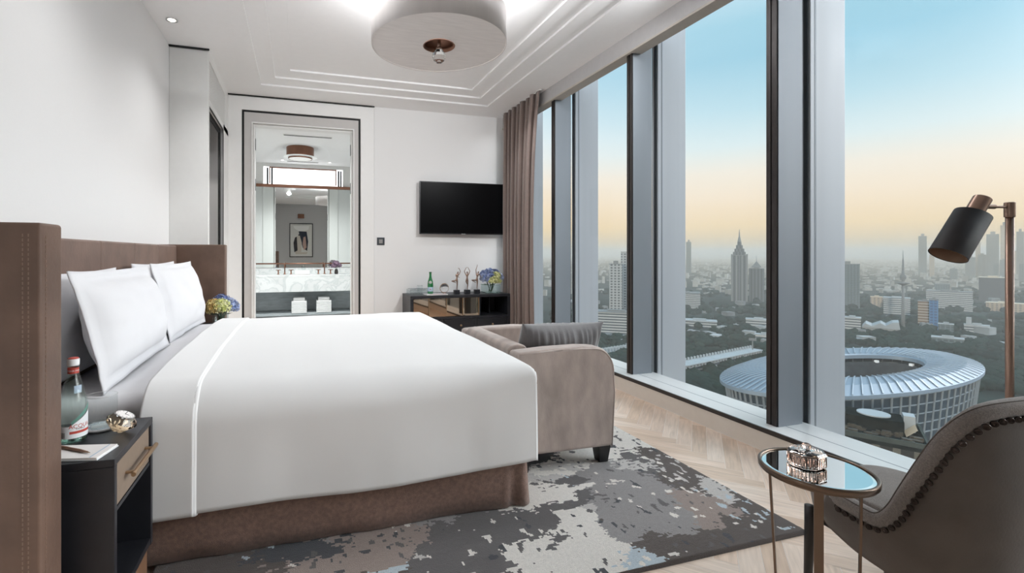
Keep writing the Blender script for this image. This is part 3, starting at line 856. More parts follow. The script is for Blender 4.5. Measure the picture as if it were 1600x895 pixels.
vase_of_hydrangeas('yellow and blue hydrangeas in a round glass vase on the far nightstand', (-.635, 4.375, NZ),
    [((-.035,-.045,.155),.072,'fl_orange'), ((.015,-.055,.160),.070,'fl_yellow'), ((.065,.0,.165),.066,'fl_blue'), ((.0,.05,.19),.066,'fl_dark'), ((.085,.045,.145),.06,'fl_blue')], .062, .10, False, 3)
# ================================================================== sofa, rug, table, chair, lamp, console
RT = .019
def rug():
    X0, X1, Y0, Y1 = -.52, 2.075, 1.495, 3.75
    dk, gr, cr, br, tp, bl, nv, lg = srgb(96,92,92), srgb(152,148,147), srgb(240,235,228), srgb(86,76,71), srgb(158,142,134), srgb(196,210,218), srgb(60,63,70), srgb(206,202,198)
    blobs = [(-.35,1.75,.35,.35,br),(-.1,1.65,.22,.16,tp),(.1,1.85,.25,.16,tp),(-.3,1.55,.2,.12,bl),(.25,1.6,.2,.15,br),(.02,1.97,.25,.06,nv),(.3,1.95,.2,.08,tp),
             (.55,1.70,.26,.26,dk),(.42,1.52,.2,.1,lg),(.75,1.9,.18,.12,dk),(.55,1.53,.1,.06,cr),
             (1.0,1.60,.28,.18,cr),(1.15,1.8,.16,.12,cr),(.85,1.52,.2,.08,cr),(.95,1.86,.09,.1,dk),(1.02,1.72,.06,.05,dk),
             (1.22,2.05,.25,.10,cr),(1.15,1.97,.14,.06,dk),(1.3,2.16,.25,.06,dk),(1.15,2.25,.25,.08,lg),(1.4,1.98,.14,.12,dk),
             (1.55,1.95,.22,.28,gr),(1.62,2.2,.20,.18,gr),(1.4,1.72,.18,.12,gr),(1.28,1.52,.12,.07,bl),
             (1.55,1.56,.3,.10,br),(1.8,1.58,.25,.12,br),(2.0,1.62,.15,.2,br),(1.75,1.78,.12,.16,tp),(1.98,1.85,.08,.16,lg),(1.9,1.7,.06,.12,tp),
             (1.95,2.15,.12,.25,br),(1.82,2.3,.12,.18,dk),(1.7,2.42,.14,.12,cr),(1.85,2.6,.26,.24,cr),(1.6,2.42,.30,.17,cr),(1.78,2.25,.16,.08,lg),(1.3,2.30,.20,.06,cr),(1.45,2.08,.22,.035,cr),(1.2,2.14,.16,.03,cr),(1.35,1.88,.10,.03,lg),(.80,1.66,.16,.025,cr),(.62,1.62,.05,.03,bl),(.3,1.72,.06,.05,bl),(.12,1.74,.05,.06,nv),(.42,1.78,.05,.04,lg),(-.02,1.80,.05,.04,bl),(.2,1.58,.08,.04,bl),(1.4,2.35,.25,.08,lg),
             (1.2,2.5,.35,.18,nv),(1.3,2.8,.5,.3,dk),(1.9,3.0,.3,.3,lg),(1.7,3.4,.5,.4,gr),(.5,2.6,.6,.5,gr),(0,3.2,.9,.6,tp),(.8,3.4,.5,.4,cr)]
    flk = [bl, cr, nv, br]
    bm = B(); cl = bm.loops.layers.float_color.new('weave')
    nx, ny = 330, 290
    def colr(x, y):
        # stepped weave: jitter runs along the warp direction
        xs, ys = x, y
        wx_ = .10*nz(xs*4, ys*4, 1)+.05*nz(xs*13, ys*13, 2)+.018*nz(xs*45, ys*90, 3)
        wy_ = .08*nz(xs*4, ys*4, 5)+.035*nz(xs*13, ys*13, 6)+.012*nz(xs*60, ys*60, 7)
        best, bc = -9, gr
        for i, (bx_, by_, rx, ry, c) in enumerate(blobs):
            d = -((xs+wx_-bx_)/rx)**2-((ys+wy_-by_)/ry)**2 + .5*nz(xs*9+i*7, ys*9, i) + .60*nz(xs*24+i*3, ys*60, i+40) + .25*nz(round(xs*70)*.9+i, round(ys*80)*.9, i+80)
            if d > best: best, bc = d, c
        f = nz(xs*30, ys*22, 11)+.5*nz(xs*9, ys*9, 12)
        if f > .50: bc = flk[int((nz(xs*3, ys*3, 20)+1)*2) % 4]
        elif f < -.55: bc = dk
        if x > 1.86 and nz(xs*34, ys*18, 15) > .28 and 1.6 < y < 2.3: bc = bl if y < 1.9 else lg
        k = 1+.10*nz(xs*80, ys*80, 9)
        return (bc[0]*k, bc[1]*k, bc[2]*k, 1)
    V = [[bm.verts.new((X0+(X1-X0)*i/nx, Y0+(Y1-Y0)*j/ny, RT-.0015+.0012*nz(i*.5, j*.5))) for j in range(ny+1)] for i in range(nx+1)]
    C = [[colr(v.co.x, v.co.y) for v in row] for row in V]
    for i in range(nx):
        for j in range(ny):
            f = bm.faces.new((V[i][j], V[i+1][j], V[i+1][j+1], V[i][j+1]))
            c = C[i][j]
            for l in f.loops: l[cl] = c
    # bound edge
    loop = [V[i][0] for i in range(nx+1)]+[V[nx][j] for j in range(1, ny+1)]+[V[i][ny] for i in range(nx-1, -1, -1)]+[V[0][j] for j in range(ny-1, 0, -1)]
    low = [bm.verts.new((v.co.x+.004*(1 if v.co.x > 2.07 else -1 if v.co.x < X0+.005 else 0), v.co.y+.004*(-1 if v.co.y < Y0+.005 else 1 if v.co.y > Y1-.005 else 0), .0005)) for v in loop]
    n = len(loop)
    for k in range(n):
        f = bm.faces.new((loop[k], low[k], low[(k+1) % n], loop[(k+1) % n]))
        for l in f.loops: l[cl] = br
    bmesh.ops.recalc_face_normals(bm, faces=bm.faces[:])
    o = obj('rug', bm, M['rug'], smooth=True)
    for md in []: pass
    tag(o, 'abstract grey, cream and brown wool rug under the bed and sofa', 'rug')
rug()

# small sofa at the foot of the bed ---------------------------------------
SX0, SX1, SY0, SY1 = 1.105, 1.725, 2.285, 3.20
t = thing('sofa', 'low taupe velvet sofa with curved arms at the foot of the bed', 'sofa', ((SX0+SX1)/2, (SY0+SY1)/2, RT))
def arm_profile(ins=0):
    pts = [(SX0+ins, .118), (SX0+ins, .672-ins)]
    pts += [(1.30, .682-ins), (1.50, .684-ins), (1.585, .678-ins)]
    cx, cz, r = 1.565, .53, .15
    for k in range(1, 9):
        a = math.radians(82-k*11); pts.append((1.578+(.138-ins)*math.cos(a), .532+(.148-ins)*math.sin(a)))
    pts += [(1.722-ins, .42), (1.706-ins, .112)]
    return pts
def arm(y0, y1): return prism_xz(B(), arm_profile(), y0, y1)
def loc2(bm): 
    o = t.location
    for v in bm.verts: v.co -= o
    return bm
for y0, y1, ye in ((SY0, SY0+.115, SY0-.001), (SY1-.115, SY1, SY1+.001)):
    a = obj('arm', loc2(arm(y0, y1)), M['velvet'], t, bevel=.022, bseg=3)
    bm = B(); yy = y0+.004 if ye < y0 else y1-.004
    tube(bm, [(x, yy, z) for x, z in arm_profile(.012)[0:]], .005, 8)
    obj('piping', loc2(bm), M['velvet'], a, smooth=True)
prof = [(SX0, .118), (SX0, .665), (SX0+.015, .688), (SX0+.06, .696), (SX0+.105, .688), (SX0+.125, .66), (SX0+.145, .42), (SX0+.145, .118)]
obj('backrest', loc2(prism_xz(B(), prof, SY0+.117, SY1-.117)), M['velvet'], t, bevel=.01)
obj('seat_base', loc2(bx(SX0+.147, 1.69, SY0+.117, SY1-.117, .118, .30)), M['velvet'], t, bevel=.01)
obj('seat_cushion', loc2(slab(B(), SX0+.15, 1.715, SY0+.12, SY1-.12, .303, .45, .04)), M['velvet'], t, smooth=True)
for x in (SX0+.05, 1.655):
    for y in (SY0+.05, SY1-.05):
        bm = B()
        v0 = [bm.verts.new((x+sx*.026, y+sy*.026, RT+.001)) for sx, sy in ((-1,-1),(1,-1),(1,1),(-1,1))]
        v1 = [bm.verts.new((x+sx*.038, y+sy*.038, .1175)) for sx, sy in ((-1,-1),(1,-1),(1,1),(-1,1))]
        bm.faces.new(v0); bm.faces.new(v1)
        for k in range(4): bm.faces.new((v0[k], v0[(k+1) % 4], v1[(k+1) % 4], v1[k]))
        obj('leg', loc2(bm), M['blackleg'], t)
# cushion with gathered seams leaning on the near arm
def cushion():
    w, h, th, n = .54, .34, .22, 48
    bm = B()
    def P(u, v, s):
        k = ((1-abs(u)**2.4)*(1-abs(v)**2.2))**.5
        x = u*w/2*(1-.04*(1-v*v)*u*u); y = v*h/2*(1-.05*(1-u*u)*v*v)
        g = .013*math.sin(u*44+4*nz(u*4, 1))*abs(v)**1.6*(1-abs(v)**6)*(1 if abs(u) < .97 else 0)*(k**.2)
        return (x, y+.012*(abs(u)**6)*(1 if v > 0 else -1), s*(th/2*k+.002+g)+.01*nz(u*2, v*2, 6)*k)
    for s in (1, -1):
        V = [[bm.verts.new(P(-1+2*i/n, -1+2*j/n, s)) for j in range(n+1)] for i in range(n+1)]
        for i in range(n):
            for j in range(n): bm.faces.new((V[i][j], V[i+1][j], V[i+1][j+1], V[i][j+1]))
    bmesh.ops.remove_doubles(bm, verts=bm.verts[:], dist=.0001)
    be = [e for e in bm.edges if e.is_boundary]
    if be: bmesh.ops.bridge_loops(bm, edges=be)
    return bm
o = obj('cushion', cushion(), M['cushion'], smooth=True)
o.matrix_world = Matrix.Translation((1.49, 2.535, .628)) @ Matrix.Rotation(math.radians(1), 4, 'Y') @ Matrix.Rotation(math.radians(114), 4, 'X')
tag(o, 'grey velvet cushion with gathered seams leaning on the sofa arm', 'cushion')

# round side table -----------------------------------------------------------
TC, TZ, TR = (1.437, 1.005), .58, .140
t = thing('side_table', 'small round mirror topped side table with slim bronze legs', 'side table', (TC[0], TC[1], 0))
bm = B(); lathe(bm, [(TR-.008, TZ-.016),(TR, TZ-.015),(TR+.001, TZ-.002),(TR-.001, TZ+.001),(TR-.007, TZ),(TR-.008, TZ-.003)], 72, (0,0,0), False, False)
bm2 = bm
obj('rim', bm, M['bronze'], t, smooth=True)
bm = B(); lathe(bm, [(0, TZ-.014),(TR-.009, TZ-.014),(TR-.009, TZ-.004),(TR-.017, TZ-.0022),(0, TZ-.0022)], 72); obj('mirror_top', bm, M['mirror'], t)
bm = B(); lathe(bm, [(0, TZ-.0205),(TR-.004, TZ-.0205),(TR-.004, TZ-.0165),(0, TZ-.0165)], 48); obj('under_plate', bm, M['bronze'], t)
def blade(ang, rt, rb, w, th):
    bm = B(); d = Vector((math.cos(ang), math.sin(ang), 0)); e = Vector((-math.sin(ang), math.cos(ang), 0))
    for (r, z) in ((rt, TZ-.0208), (rb, 0)):
        for q in ((-w,-th),(w,-th),(w,th),(-w,th)): bm.verts.new(d*(r+q[1])+e*q[0]+Vector((0,0,z)))
    bm.verts.ensure_lookup_table(); v = bm.verts
    bm.faces.new(v[0:4]); bm.faces.new(v[4:8])
    for k in range(4): bm.faces.new((v[k], v[(k+1) % 4], v[4+(k+1) % 4], v[4+k]))
    return bm
va = math.atan2(-TC[1], -TC[0])
obj('leg', blade(va+.05, .118, .128, .0105, .003), M['bronze'], t)
obj('leg', blade(va+2.0, .112, .104, .003, .003), M['bronze'], t)
obj('leg', blade(va-1.62, .112, .085, .0055, .003), M['bronze'], t)
# cut crystal box ------------------------------------------------------------
t = thing('crystal_box', 'octagonal rose tinted crystal box with lid knob on the mirror table', 'crystal box', (TC[0]-.004, TC[1]+.024, TZ-.0015), rz=.12)
def octo(r, k=.42):
    return [(r*(1 if abs(a) > .5 else 0)+0, 0) for a in (0,)]
def ngon_ring(bm, r, z, n=8, rot=PI/8, flute=0):
    return [bm.verts.new((r*math.cos(rot+2*PI*k/n)/math.cos(PI/n)*1.0, r*.86*math.sin(rot+2*PI*k/n)/math.cos(PI/n), z)) for k in range(n)]
def loft(bm, rings, c0=True, c1=True):
    for a, b in zip(rings, rings[1:]):
        for k in range(len(a)): bm.faces.new((a[k], a[(k+1) % len(a)], b[(k+1) % len(a)], b[k]))
    if c0: bm.faces.new(rings[0])
    if c1: bm.faces.new(rings[-1])
    return bm
bm = B(); loft(bm, [ngon_ring(bm, .042, 0), ngon_ring(bm, .047, .003), ngon_ring(bm, .048, .034), ngon_ring(bm, .042, .034), ngon_ring(bm, .040, .008)]); bd = obj('box_body', bm, M['pinkglass'], t)
bm = B()
for k in range(8):
    a0, a1 = PI/8+2*PI*k/8, PI/8+2*PI*(k+1)/8
    p0 = Vector((.0482*math.cos(a0)/math.cos(PI/8), .0482*.86*math.sin(a0)/math.cos(PI/8), 0)); p1 = Vector((.0482*math.cos(a1)/math.cos(PI/8), .0482*.86*math.sin(a1)/math.cos(PI/8), 0))
    for j in range(4):
        p = p0.lerp(p1, (j+.5)/4); cyl(bm, p+Vector((0,0,.004)), p+Vector((0,0,.030)), .0026, seg=6)
obj('cut_flutes', bm, M['pinkglass'], bd)
bm = B(); loft(bm, [ngon_ring(bm, .049, .0345), ngon_ring(bm, .050, .038), ngon_ring(bm, .044, .043), ngon_ring(bm, .018, .046), ngon_ring(bm, .012, .047)]); ld = obj('lid', bm, M['pinkglass'], t)
bm = B(); loft(bm, [ngon_ring(bm, .0501, .0365), ngon_ring(bm, .0506, .0382), ngon_ring(bm, .0492, .0392)], False, False); obj('rim_band', bm, M['copper'], ld)
bm = B(); loft(bm, [ngon_ring(bm, .007, .0472), ngon_ring(bm, .013, .053), ngon_ring(bm, .013, .058), ngon_ring(bm, .007, .062)]); obj('lid_knob', bm, M['pinkglass'], ld)

# upholstered chair -----------------------------------------------------------
CO = Vector((1.911, 1.016, 0)); CA = math.radians(5); CF = Vector((math.sin(CA), math.cos(CA), 0)); CR = Vector((CF.y, -CF.x, 0))
ang = -CA        # local +Y is the way the chair faces
t = thing('lounge_chair', 'taupe upholstered lounge chair with dark nailhead trim seen from behind', 'chair', CO, rz=ang)
rimL = [(-.222,.110,.385),(-.232,.098,.412),(-.238,.075,.424),(-.243,.03,.424),(-.245,-.02,.422),(-.245,-.055,.427),(-.245,-.085,.467),(-.245,-.115,.537),(-.243,-.15,.622),(-.238,-.185,.702),(-.222,-.217,.760),(-.193,-.238,.793),(-.150,-.253,.809),(-.10,-.26,.815),(-.05,-.263,.817)]
rim = [Vector(p) for p in rimL]+[Vector((0,-.264,.818))]+[Vector((-p[0], p[1], p[2])) for p in rimL[::-1]]
botL = [(-.195,.150,.300),(-.197,.125,.278),(-.193,.085,.258),(-.190,.045,.243),(-.186,.005,.234),(-.182,-.03,.228),(-.177,-.06,.222),(-.171,-.09,.217),(-.163,-.12,.213),(-.150,-.145,.21),(-.13,-.165,.21),(-.105,-.182,.21),(-.078,-.193,.21),(-.05,-.2,.21),(-.025,-.203,.21)]
bot = [Vector(p) for p in botL]+[Vector((0,-.204,.21))]+[Vector((-p[0], p[1], p[2])) for p in botL[::-1]]
def catm(P, n):
    out = []; m = len(P)
    for i in range(n):
        s = i/(n-1)*(m-1); k = min(int(s), m-2); f = s-k
        p0, p1, p2, p3 = P[max(k-1,0)], P[k], P[k+1], P[min(k+2, m-1)]
        out.append(.5*((2*p1)+(-p0+p2)*f+(2*p0-5*p1+4*p2-p3)*f*f+(-p0+3*p1-3*p2+p3)*f**3))
    return out
NC = 150
rimS, botS = catm(rim, NC), catm(bot, NC)
def outw(p): 
    d = Vector((p.x, min(0, p.y+.10)*1.3, 0)); return d.normalized()
def shell_pt(i, v, off=0):
    p = rimS[i].lerp(botS[i], v); d = outw(rimS[i])
    bulge = .016*math.sin(PI*min(1, v*1.05))
    return p+d*(bulge+off)
bm = B(); grid(bm, NC, 22, lambda u, v: shell_pt(round(u*(NC-1)), v, .012)); obj('outer_shell', bm, M['chair_out'], t, smooth=True)
# inner upholstery: rolled edge then lining
bm = B()
QV = []
for i in range(NC):
    tn = (rimS[min(i+1, NC-1)]-rimS[max(i-1, 0)]).normalized(); q = tn.cross(outw(rimS[i])).normalized()
    QV.append(q if q.z < 0 else -q)
prof_in = [(.012, -.040), (.018, -.030), (.020, -.014), (.012, -.003), (-.004, .0), (-.022, -.004), (-.034, -.016), (-.038, -.034)]
def lining(u, v):
    i = round(u*(NC-1)); k = v*(len(prof_in)+5)
    d = outw(rimS[i]); r = rimS[i]
    if k <= len(prof_in)-1:
        a = int(min(k, len(prof_in)-2)); f = k-a
        o = prof_in[a][0]*(1-f)+prof_in[a+1][0]*f; z = prof_in[a][1]*(1-f)+prof_in[a+1][1]*f
        return r+d*o-QV[i]*z
    f = (k-len(prof_in)+1)/6
    top = r+d*-.038+QV[i]*.034; zb = min(top.z-.005, .375)
    return Vector((top.x*(1-.10*f), top.y*(1-.10*f), top.z*(1-f)+zb*f))
grid(bm, NC, len(prof_in)+6, lining)
obj('inner_upholstery', bm, M['chair_in'], t, smooth=True)
# seat
bm = B()
def seat_pt(u, v):
    a = 2*PI*u; n_ = 3.4
    c, s = math.cos(a), math.sin(a)
    x = .198*math.copysign(abs(c)**(2/n_), c); y = .225*math.copysign(abs(s)**(2/n_), s)+.035
    prof = [(1.0, .305), (1.03, .35), (1.0, .395), (.93, .415), (.6, .424), (.0, .426)]
    k = v*(len(prof)-1); a_ = min(int(k), len(prof)-2); f = k-a_
    sc = prof[a_][0]*(1-f)+prof[a_+1][0]*f; z = prof[a_][1]*(1-f)+prof[a_+1][1]*f
    return (x*sc, (y-.035)*sc+.035, z-.005)
grid(bm, 64, 26, seat_pt, wrap_u=True); obj('seat', bm, M['chair_in'], t, smooth=True)
obj('seat_frame', bx(-.15, .15, -.12, .22, .235, .299), M['blackleg'], t, bevel=.01)
for sx, sy in ((-1,1),(1,1),(-1,-1),(1,-1)):
    bm = B(); x, y = sx*.178, (.215 if sy > 0 else -.13)
    tube(bm, [(x, y, .298), (x, y, .235), (x*1.03, y*1.02, .001)], [.017,.017,.0125], 14)
    obj('leg', bm, M['blackleg'], t, smooth=True)
# nails follow the rim a little below the edge, evenly spaced
bmn = B(); lathe(bmn, [(.0086,-.002),(.0089,.0012),(.0078,.0034),(.0062,.0034),(.0048,.0015),(.003,.003),(0,.0034)], 14, cap0=True); bmesh.ops.recalc_face_normals(bmn, faces=bmn.faces[:])
line = [rimS[i]+QV[i]*.047+outw(rimS[i])*.0165 for i in range(NC)]
acc, nxt, first = 0, .0, None
cnt = 0
for i in range(NC-1):
    seg = (line[i+1]-line[i]).length
    while nxt <= acc+seg and cnt < 98:
        p = line[i].lerp(line[i+1], (nxt-acc)/seg); d = outw(rimS[i])
        if first is None:
            first = obj('nail', bmn, M['nail'], t, smooth=True); o_ = first
        else:
            o_ = first.copy(); COL.objects.link(o_)
        o_.location = p; o_.rotation_euler = d.to_track_quat('Z', 'Y').to_euler()
        nxt += .0236; cnt += 1
    acc += seg

# reading lamp ------------------------------------------------------------------
PD = 1.75
pp = at(1577.5, 316, PD)
t = thing('floor_lamp', 'copper floor lamp with tilted black drum shade standing by the window', 'floor lamp', (pp.x, pp.y, 0))
ztop = pp.z
bm = B(); cyl(bm, (0,0,.02), (0,0,ztop-.05), .0115, seg=20); obj('pole', bm, M['copper'], t, smooth=True)
bm = B(); lathe(bm, [(.0135, ztop-.055), (.0150, ztop-.053), (.0150, ztop-.002), (.0135, ztop), (0, ztop)], 24); obj('pole_cap', bm, M['copper'], t, smooth=False, bevel=.001)
bm = B(); lathe(bm, [(0,0),(.125,0),(.128,.004),(.128,.014),(.122,.018),(.02,.02),(.014,.03),(0,.03)], 56); obj('base', bm, M['copper'], t, smooth=False, bevel=.002)
cr_, cu_, cf_ = Vector((CT,-ST,0)), Vector((0,0,1)), Vector((ST,CT,0))

S0 = at(1520, 335, PD-.01)-Vector((pp.x, pp.y, 0)); S1 = at(1481, 399, PD-.01)-Vector((pp.x, pp.y, 0)); ax = (S1-S0).normalized()
bm = B(); rs = ring_pts(S0, ax, .0525, 48); re = ring_pts(S1, ax, .0545, 48)
a = [bm.verts.new(p) for p in rs]; b = [bm.verts.new(p) for p in re]
for k in range(48): bm.faces.new((a[k], a[(k+1) % 48], b[(k+1) % 48], b[k]))
bm.faces.new(a)
sh = obj('lamp_shade', bm, M['lampblack'], t, smooth=False)
for p in sh.data.polygons: p.use_smooth = len(p.vertices) == 4
bm = B(); rs = ring_pts(S0+ax*.003, ax, .0508, 48); re = ring_pts(S1-ax*.001, ax, .0530, 48)
a = [bm.verts.new(p) for p in rs]; b = [bm.verts.new(p) for p in re]
for k in range(48): bm.faces.new((a[k], b[k], b[(k+1) % 48], a[(k+1) % 48]))
bm.faces.new(a[::-1]); obj('shade_lining', bm, M['lampinner'], sh, smooth=False)
bm = B(); tube(bm, ring_pts(S1, ax, .0540, 48), .0012, 6, closed=True); obj('shade_rim', bm, M['lampblack'], sh)
C0 = S0-ax*.0005; C1 = S0-ax*.070
bm = B(); cyl(bm, C0, C1, .0265, .0265, 40); obj('shade_neck', bm, M['copper'], t, bevel=.002)
m0 = (C0+C1)/2
ta = Vector((0,0,ztop-.018))
am = m0+(ta-m0)*.40
bm = B(); cyl(bm, m0+(ta-m0).normalized()*.025, am+(ta-m0)*.12, .0085, seg=16); cyl(bm, am+(ta-m0)*.12, ta, .0048, seg=12); obj('swivel_arm', bm, M['copper'], t, smooth=False)

# black console ---------------------------------------------------------------------
KX0, KX1, KY0, KY1, KZ = 1.315, 2.655, 5.70, 6.17, .675
t = thing('console_cabinet', 'black console cabinet with bronze mirror panels under the television', 'cabinet', ((KX0+KX1)/2, (KY0+KY1)/2, 0))
def loc3(bm):
    for v in bm.verts: v.co -= t.location
    return bm
obj('top', loc3(bx(KX0, KX1, KY0, KY1, KZ-.035, KZ)), M['blackwood'], t, bevel=.003)
for x in (KX0, KX1-.035): obj('side_panel', loc3(bx(x, x+.035, KY0, KY1, .001, KZ-.0355)), M['blackwood'], t, bevel=.002)
obj('back_panel', loc3(bx(KX0+.0355, KX1-.0355, KY1-.02, KY1, .05, KZ-.036)), M['blackwood'], t)
obj('shelf', loc3(bx(KX0+.0355, KX1-.0355, KY0+.002, KY1-.021, .375, .40)), M['blackwood'], t)
obj('bottom', loc3(bx(KX0+.0355, KX1-.0355, KY0+.01, KY1-.021, .05, .075)), M['blackwood'], t)
obj('shelf_divider', loc3(bx(2.235, 2.25, KY0+.03, KY1-.021, .4005, KZ-.036)), M['blackwood'], t)
obj('shelf_divider', loc3(bx(2.44, 2.452, KY0+.20, KY1-.021, .4005, KZ-.036)), M['blackwood'], t)
xs = [KX0+.045, 1.56, 1.79, 2.01, 2.228]
for i, (a, b) in enumerate(zip(xs, xs[1:])):
    tl = [.10, -.03, .04, -.015][i]
    bm = loc3(bx(a+.002, b-.002, KY0+.035, KY0+.041, .405, KZ-.040)); 
    cx_ = (a+b)/2-t.location.x; cy_ = KY0+.038-t.location.y
    for v in bm.verts: v.co = Matrix.Translation((cx_, cy_, 0)) @ Matrix.Rotation(tl*.35, 4, 'Z') @ Matrix.Translation((-cx_, -cy_, 0)) @ v.co
    p = obj('mirror_panel', bm, M['bronze_mirror'], t)
    fb = B(); box(fb, b-.004, b+.004, KY0+.028, KY0+.034, .405, KZ-.040); obj('edge_strip', loc3(fb), M['brass'], p)
dx = [KX0+.038, 1.75, 2.19, KX1-.038]
for a, b in zip(dx, dx[1:]):
    for z0, z1 in ((.205, .372), (.078, .200)):
        d_ = obj('drawer', loc3(bx(a+.003, b-.003, KY0+.006, KY1-.03, z0+.002, z1-.002)), M['blackwood'], t, bevel=.002)
        fr_ = B(); frx = (a+.003, b-.003)
        for q in ((a+.003, b-.003, z1-.022, z1-.002), (a+.003, b-.003, z0+.002, z0+.022), (a+.003, a+.023, z0+.022, z1-.022), (b-.023, b-.003, z0+.022, z1-.022)):
            box(fr_, q[0], q[1], KY0+.001, KY0+.0058, q[2], q[3])
        obj('drawer_frame', loc3(fr_), M['blackwood'], d_)
        kn = B(); ball(kn, ((a+b)/2, KY0-.014, (z0+z1)/2), .015, 2); cyl(kn, ((a+b)/2, KY0-.006, (z0+z1)/2), ((a+b)/2, KY0+.006, (z0+z1)/2), .006)
        obj('knob', loc3(kn), M['brass'], d_, smooth=True)
KT = KZ+.0005
# things standing on it
t = thing('tray', 'clear acrylic tray with silver rim at the left end of the console', 'tray', (1.50, 5.98, KT))
obj('tray_base', bx(-.15, .15, -.11, .11, 0, .008), M['thin'], t)
for q in ((-.15,.15,-.11,-.102),(-.15,.15,.102,.11),(-.15,-.142,-.102,.102),(.142,.15,-.102,.102)): obj('tray_side', bx(q[0],q[1],q[2],q[3],.0085,.06), M['thin'], t)
bm = B()
for q in ((-.151,.151,-.111,-.101),(-.151,.151,.101,.111),(-.151,-.141,-.101,.101),(.141,.151,-.101,.101)): box(bm, q[0],q[1],q[2],q[3],.0605,.066)
obj('tray_rim', bm, M['chrome'], t)
t = thing('drinking_glass', 'clear tumbler standing in the acrylic tray on the console', 'glass', (1.51, 6.0, KT+.0085))
bm = B(); lathe(bm, [(.033,.001),(.038,.1)], 32, (0,0,0), True, False); obj('glass_wall', bm, M['thin'], t, smooth=True)
bm = B(); tube(bm, [(.038*math.cos(a), .038*math.sin(a), .1) for a in [2*PI*k/32 for k in range(32)]], .0012, 6, closed=True); obj('rim', bm, M['glass'], t)
t = thing('magazine', 'thin magazine with red and white cover lying on the console under the bottle', 'magazine', (1.665, 5.80, KT), rz=.08)
obj('pages', bx(-.14, .14, -.075, .075, .001, .011), M['paper'], t); obj('front_cover', bx(-.142, .142, -.077, .077, .0112, .0125), M['label'], t); obj('cover_band', bx(-.10, .12, -.0772, -.05, .0126, .013), M['red'], t)
t = thing('green_bottle', 'green mineral water bottle with oval white label on the console', 'bottle', (1.605, 5.83, KT+.0135))
bm = B(); lathe(bm, [(0,0),(.034,0),(.037,.006),(.037,.125),(.033,.155),(.019,.20),(.0145,.225),(.0145,.262),(.0165,.264),(.0165,.272),(.012,.273)], 36); obj('glass_body', bm, pmat('bottle_green', srgb(36,116,66), .12, var=.1, coat=.5), t, smooth=True)
bm = B(); lathe(bm, [(.0375,.03),(.0375,.085)], 36, (0,0,0), False, False); obj('label', bm, M['label_blue'], t, smooth=True)
GA = math.atan2(-5.83, -1.605)
bm = B(); lathe(bm, [(0,0),(.021,0),(.021,.001),(0,.001)], 24)
for v in bm.verts: v.co = Vector((v.co.x, v.co.y*1.15, 0))
obj('oval_label', wrap(bm, .0366, GA, .142), M['label'], t)
bm = B()
st = []
for k in range(10):
    r = .011 if k % 2 == 0 else .0045; a = PI/2+k*PI/5; st.append(bm.verts.new((r*math.cos(a), r*math.sin(a)+0, 0)))
cv = bm.verts.new((0,0,0)); [bm.faces.new((cv, st[k], st[(k+1) % 10])) for k in range(10)]
obj('star_mark', wrap(bm, .0381, GA, .058), M['red'], t)
bm = B(); lathe(bm, [(.0170,.262),(.0172,.274),(.014,.277),(0,.277)], 24); obj('cap', bm, pmat('cap_green', srgb(30,84,54), .4), t)
t = thing('glass_sphere', 'round glass ornament on a small copper foot between bottle and figurines', 'ornament', (1.80, 5.86, KT))
bm = B(); lathe(bm, [(0,0),(.032,0),(.034,.004),(.026,.012),(.020,.022),(.022,.03)], 32, cap1=True); obj('foot', bm, M['copper'], t, smooth=True)
bm = B(); ball(bm, (0,0,.078), .056, 4); obj('glass_ball', bm, M['glass'], t, smooth=True)
bm = B(); tube(bm, [(.0585*math.cos(a), 0, .078+.0585*math.sin(a)) for a in [2*PI*k/40 for k in range(40)]], .004, 8, closed=True); obj('metal_ring', bm, M['brass'], t, smooth=True)

def dancer(label, x, y, joints, rz=0):
    t = thing('dancer_figurine', label, 'figurine', (x, y, KT), rz, 'copper figurines on the console')
    obj('pedestal', bx(-.036, .036, -.030, .030, 0, .052), M['blackwood'], t, bevel=.004)
    names = list(joints); bm = B()
    vs = {n: bm.verts.new(Vector(joints[n][0])) for n in names}
    for n in names:
        p = joints[n][2]
        if p: bm.edges.new((vs[p], vs[n]))
    bm.verts.index_update()
    me = bpy.data.meshes.new('body'); bm.to_mesh(me); bm.free()
    o = bpy.data.objects.new('body', me); COL.objects.link(o); o.parent = t; me.materials.append(M['copper'])
    o.modifiers.new('Skin', 'SKIN')
    for i, n in enumerate(names):
        r = joints[n][1]; me.skin_vertices[0].data[i].radius = (r, r); me.skin_vertices[0].data[i].use_root = (i == 0)
    sd = o.modifiers.new('Sub', 'SUBSURF'); sd.levels = 2; sd.render_levels = 2
    return t
z0 = .052
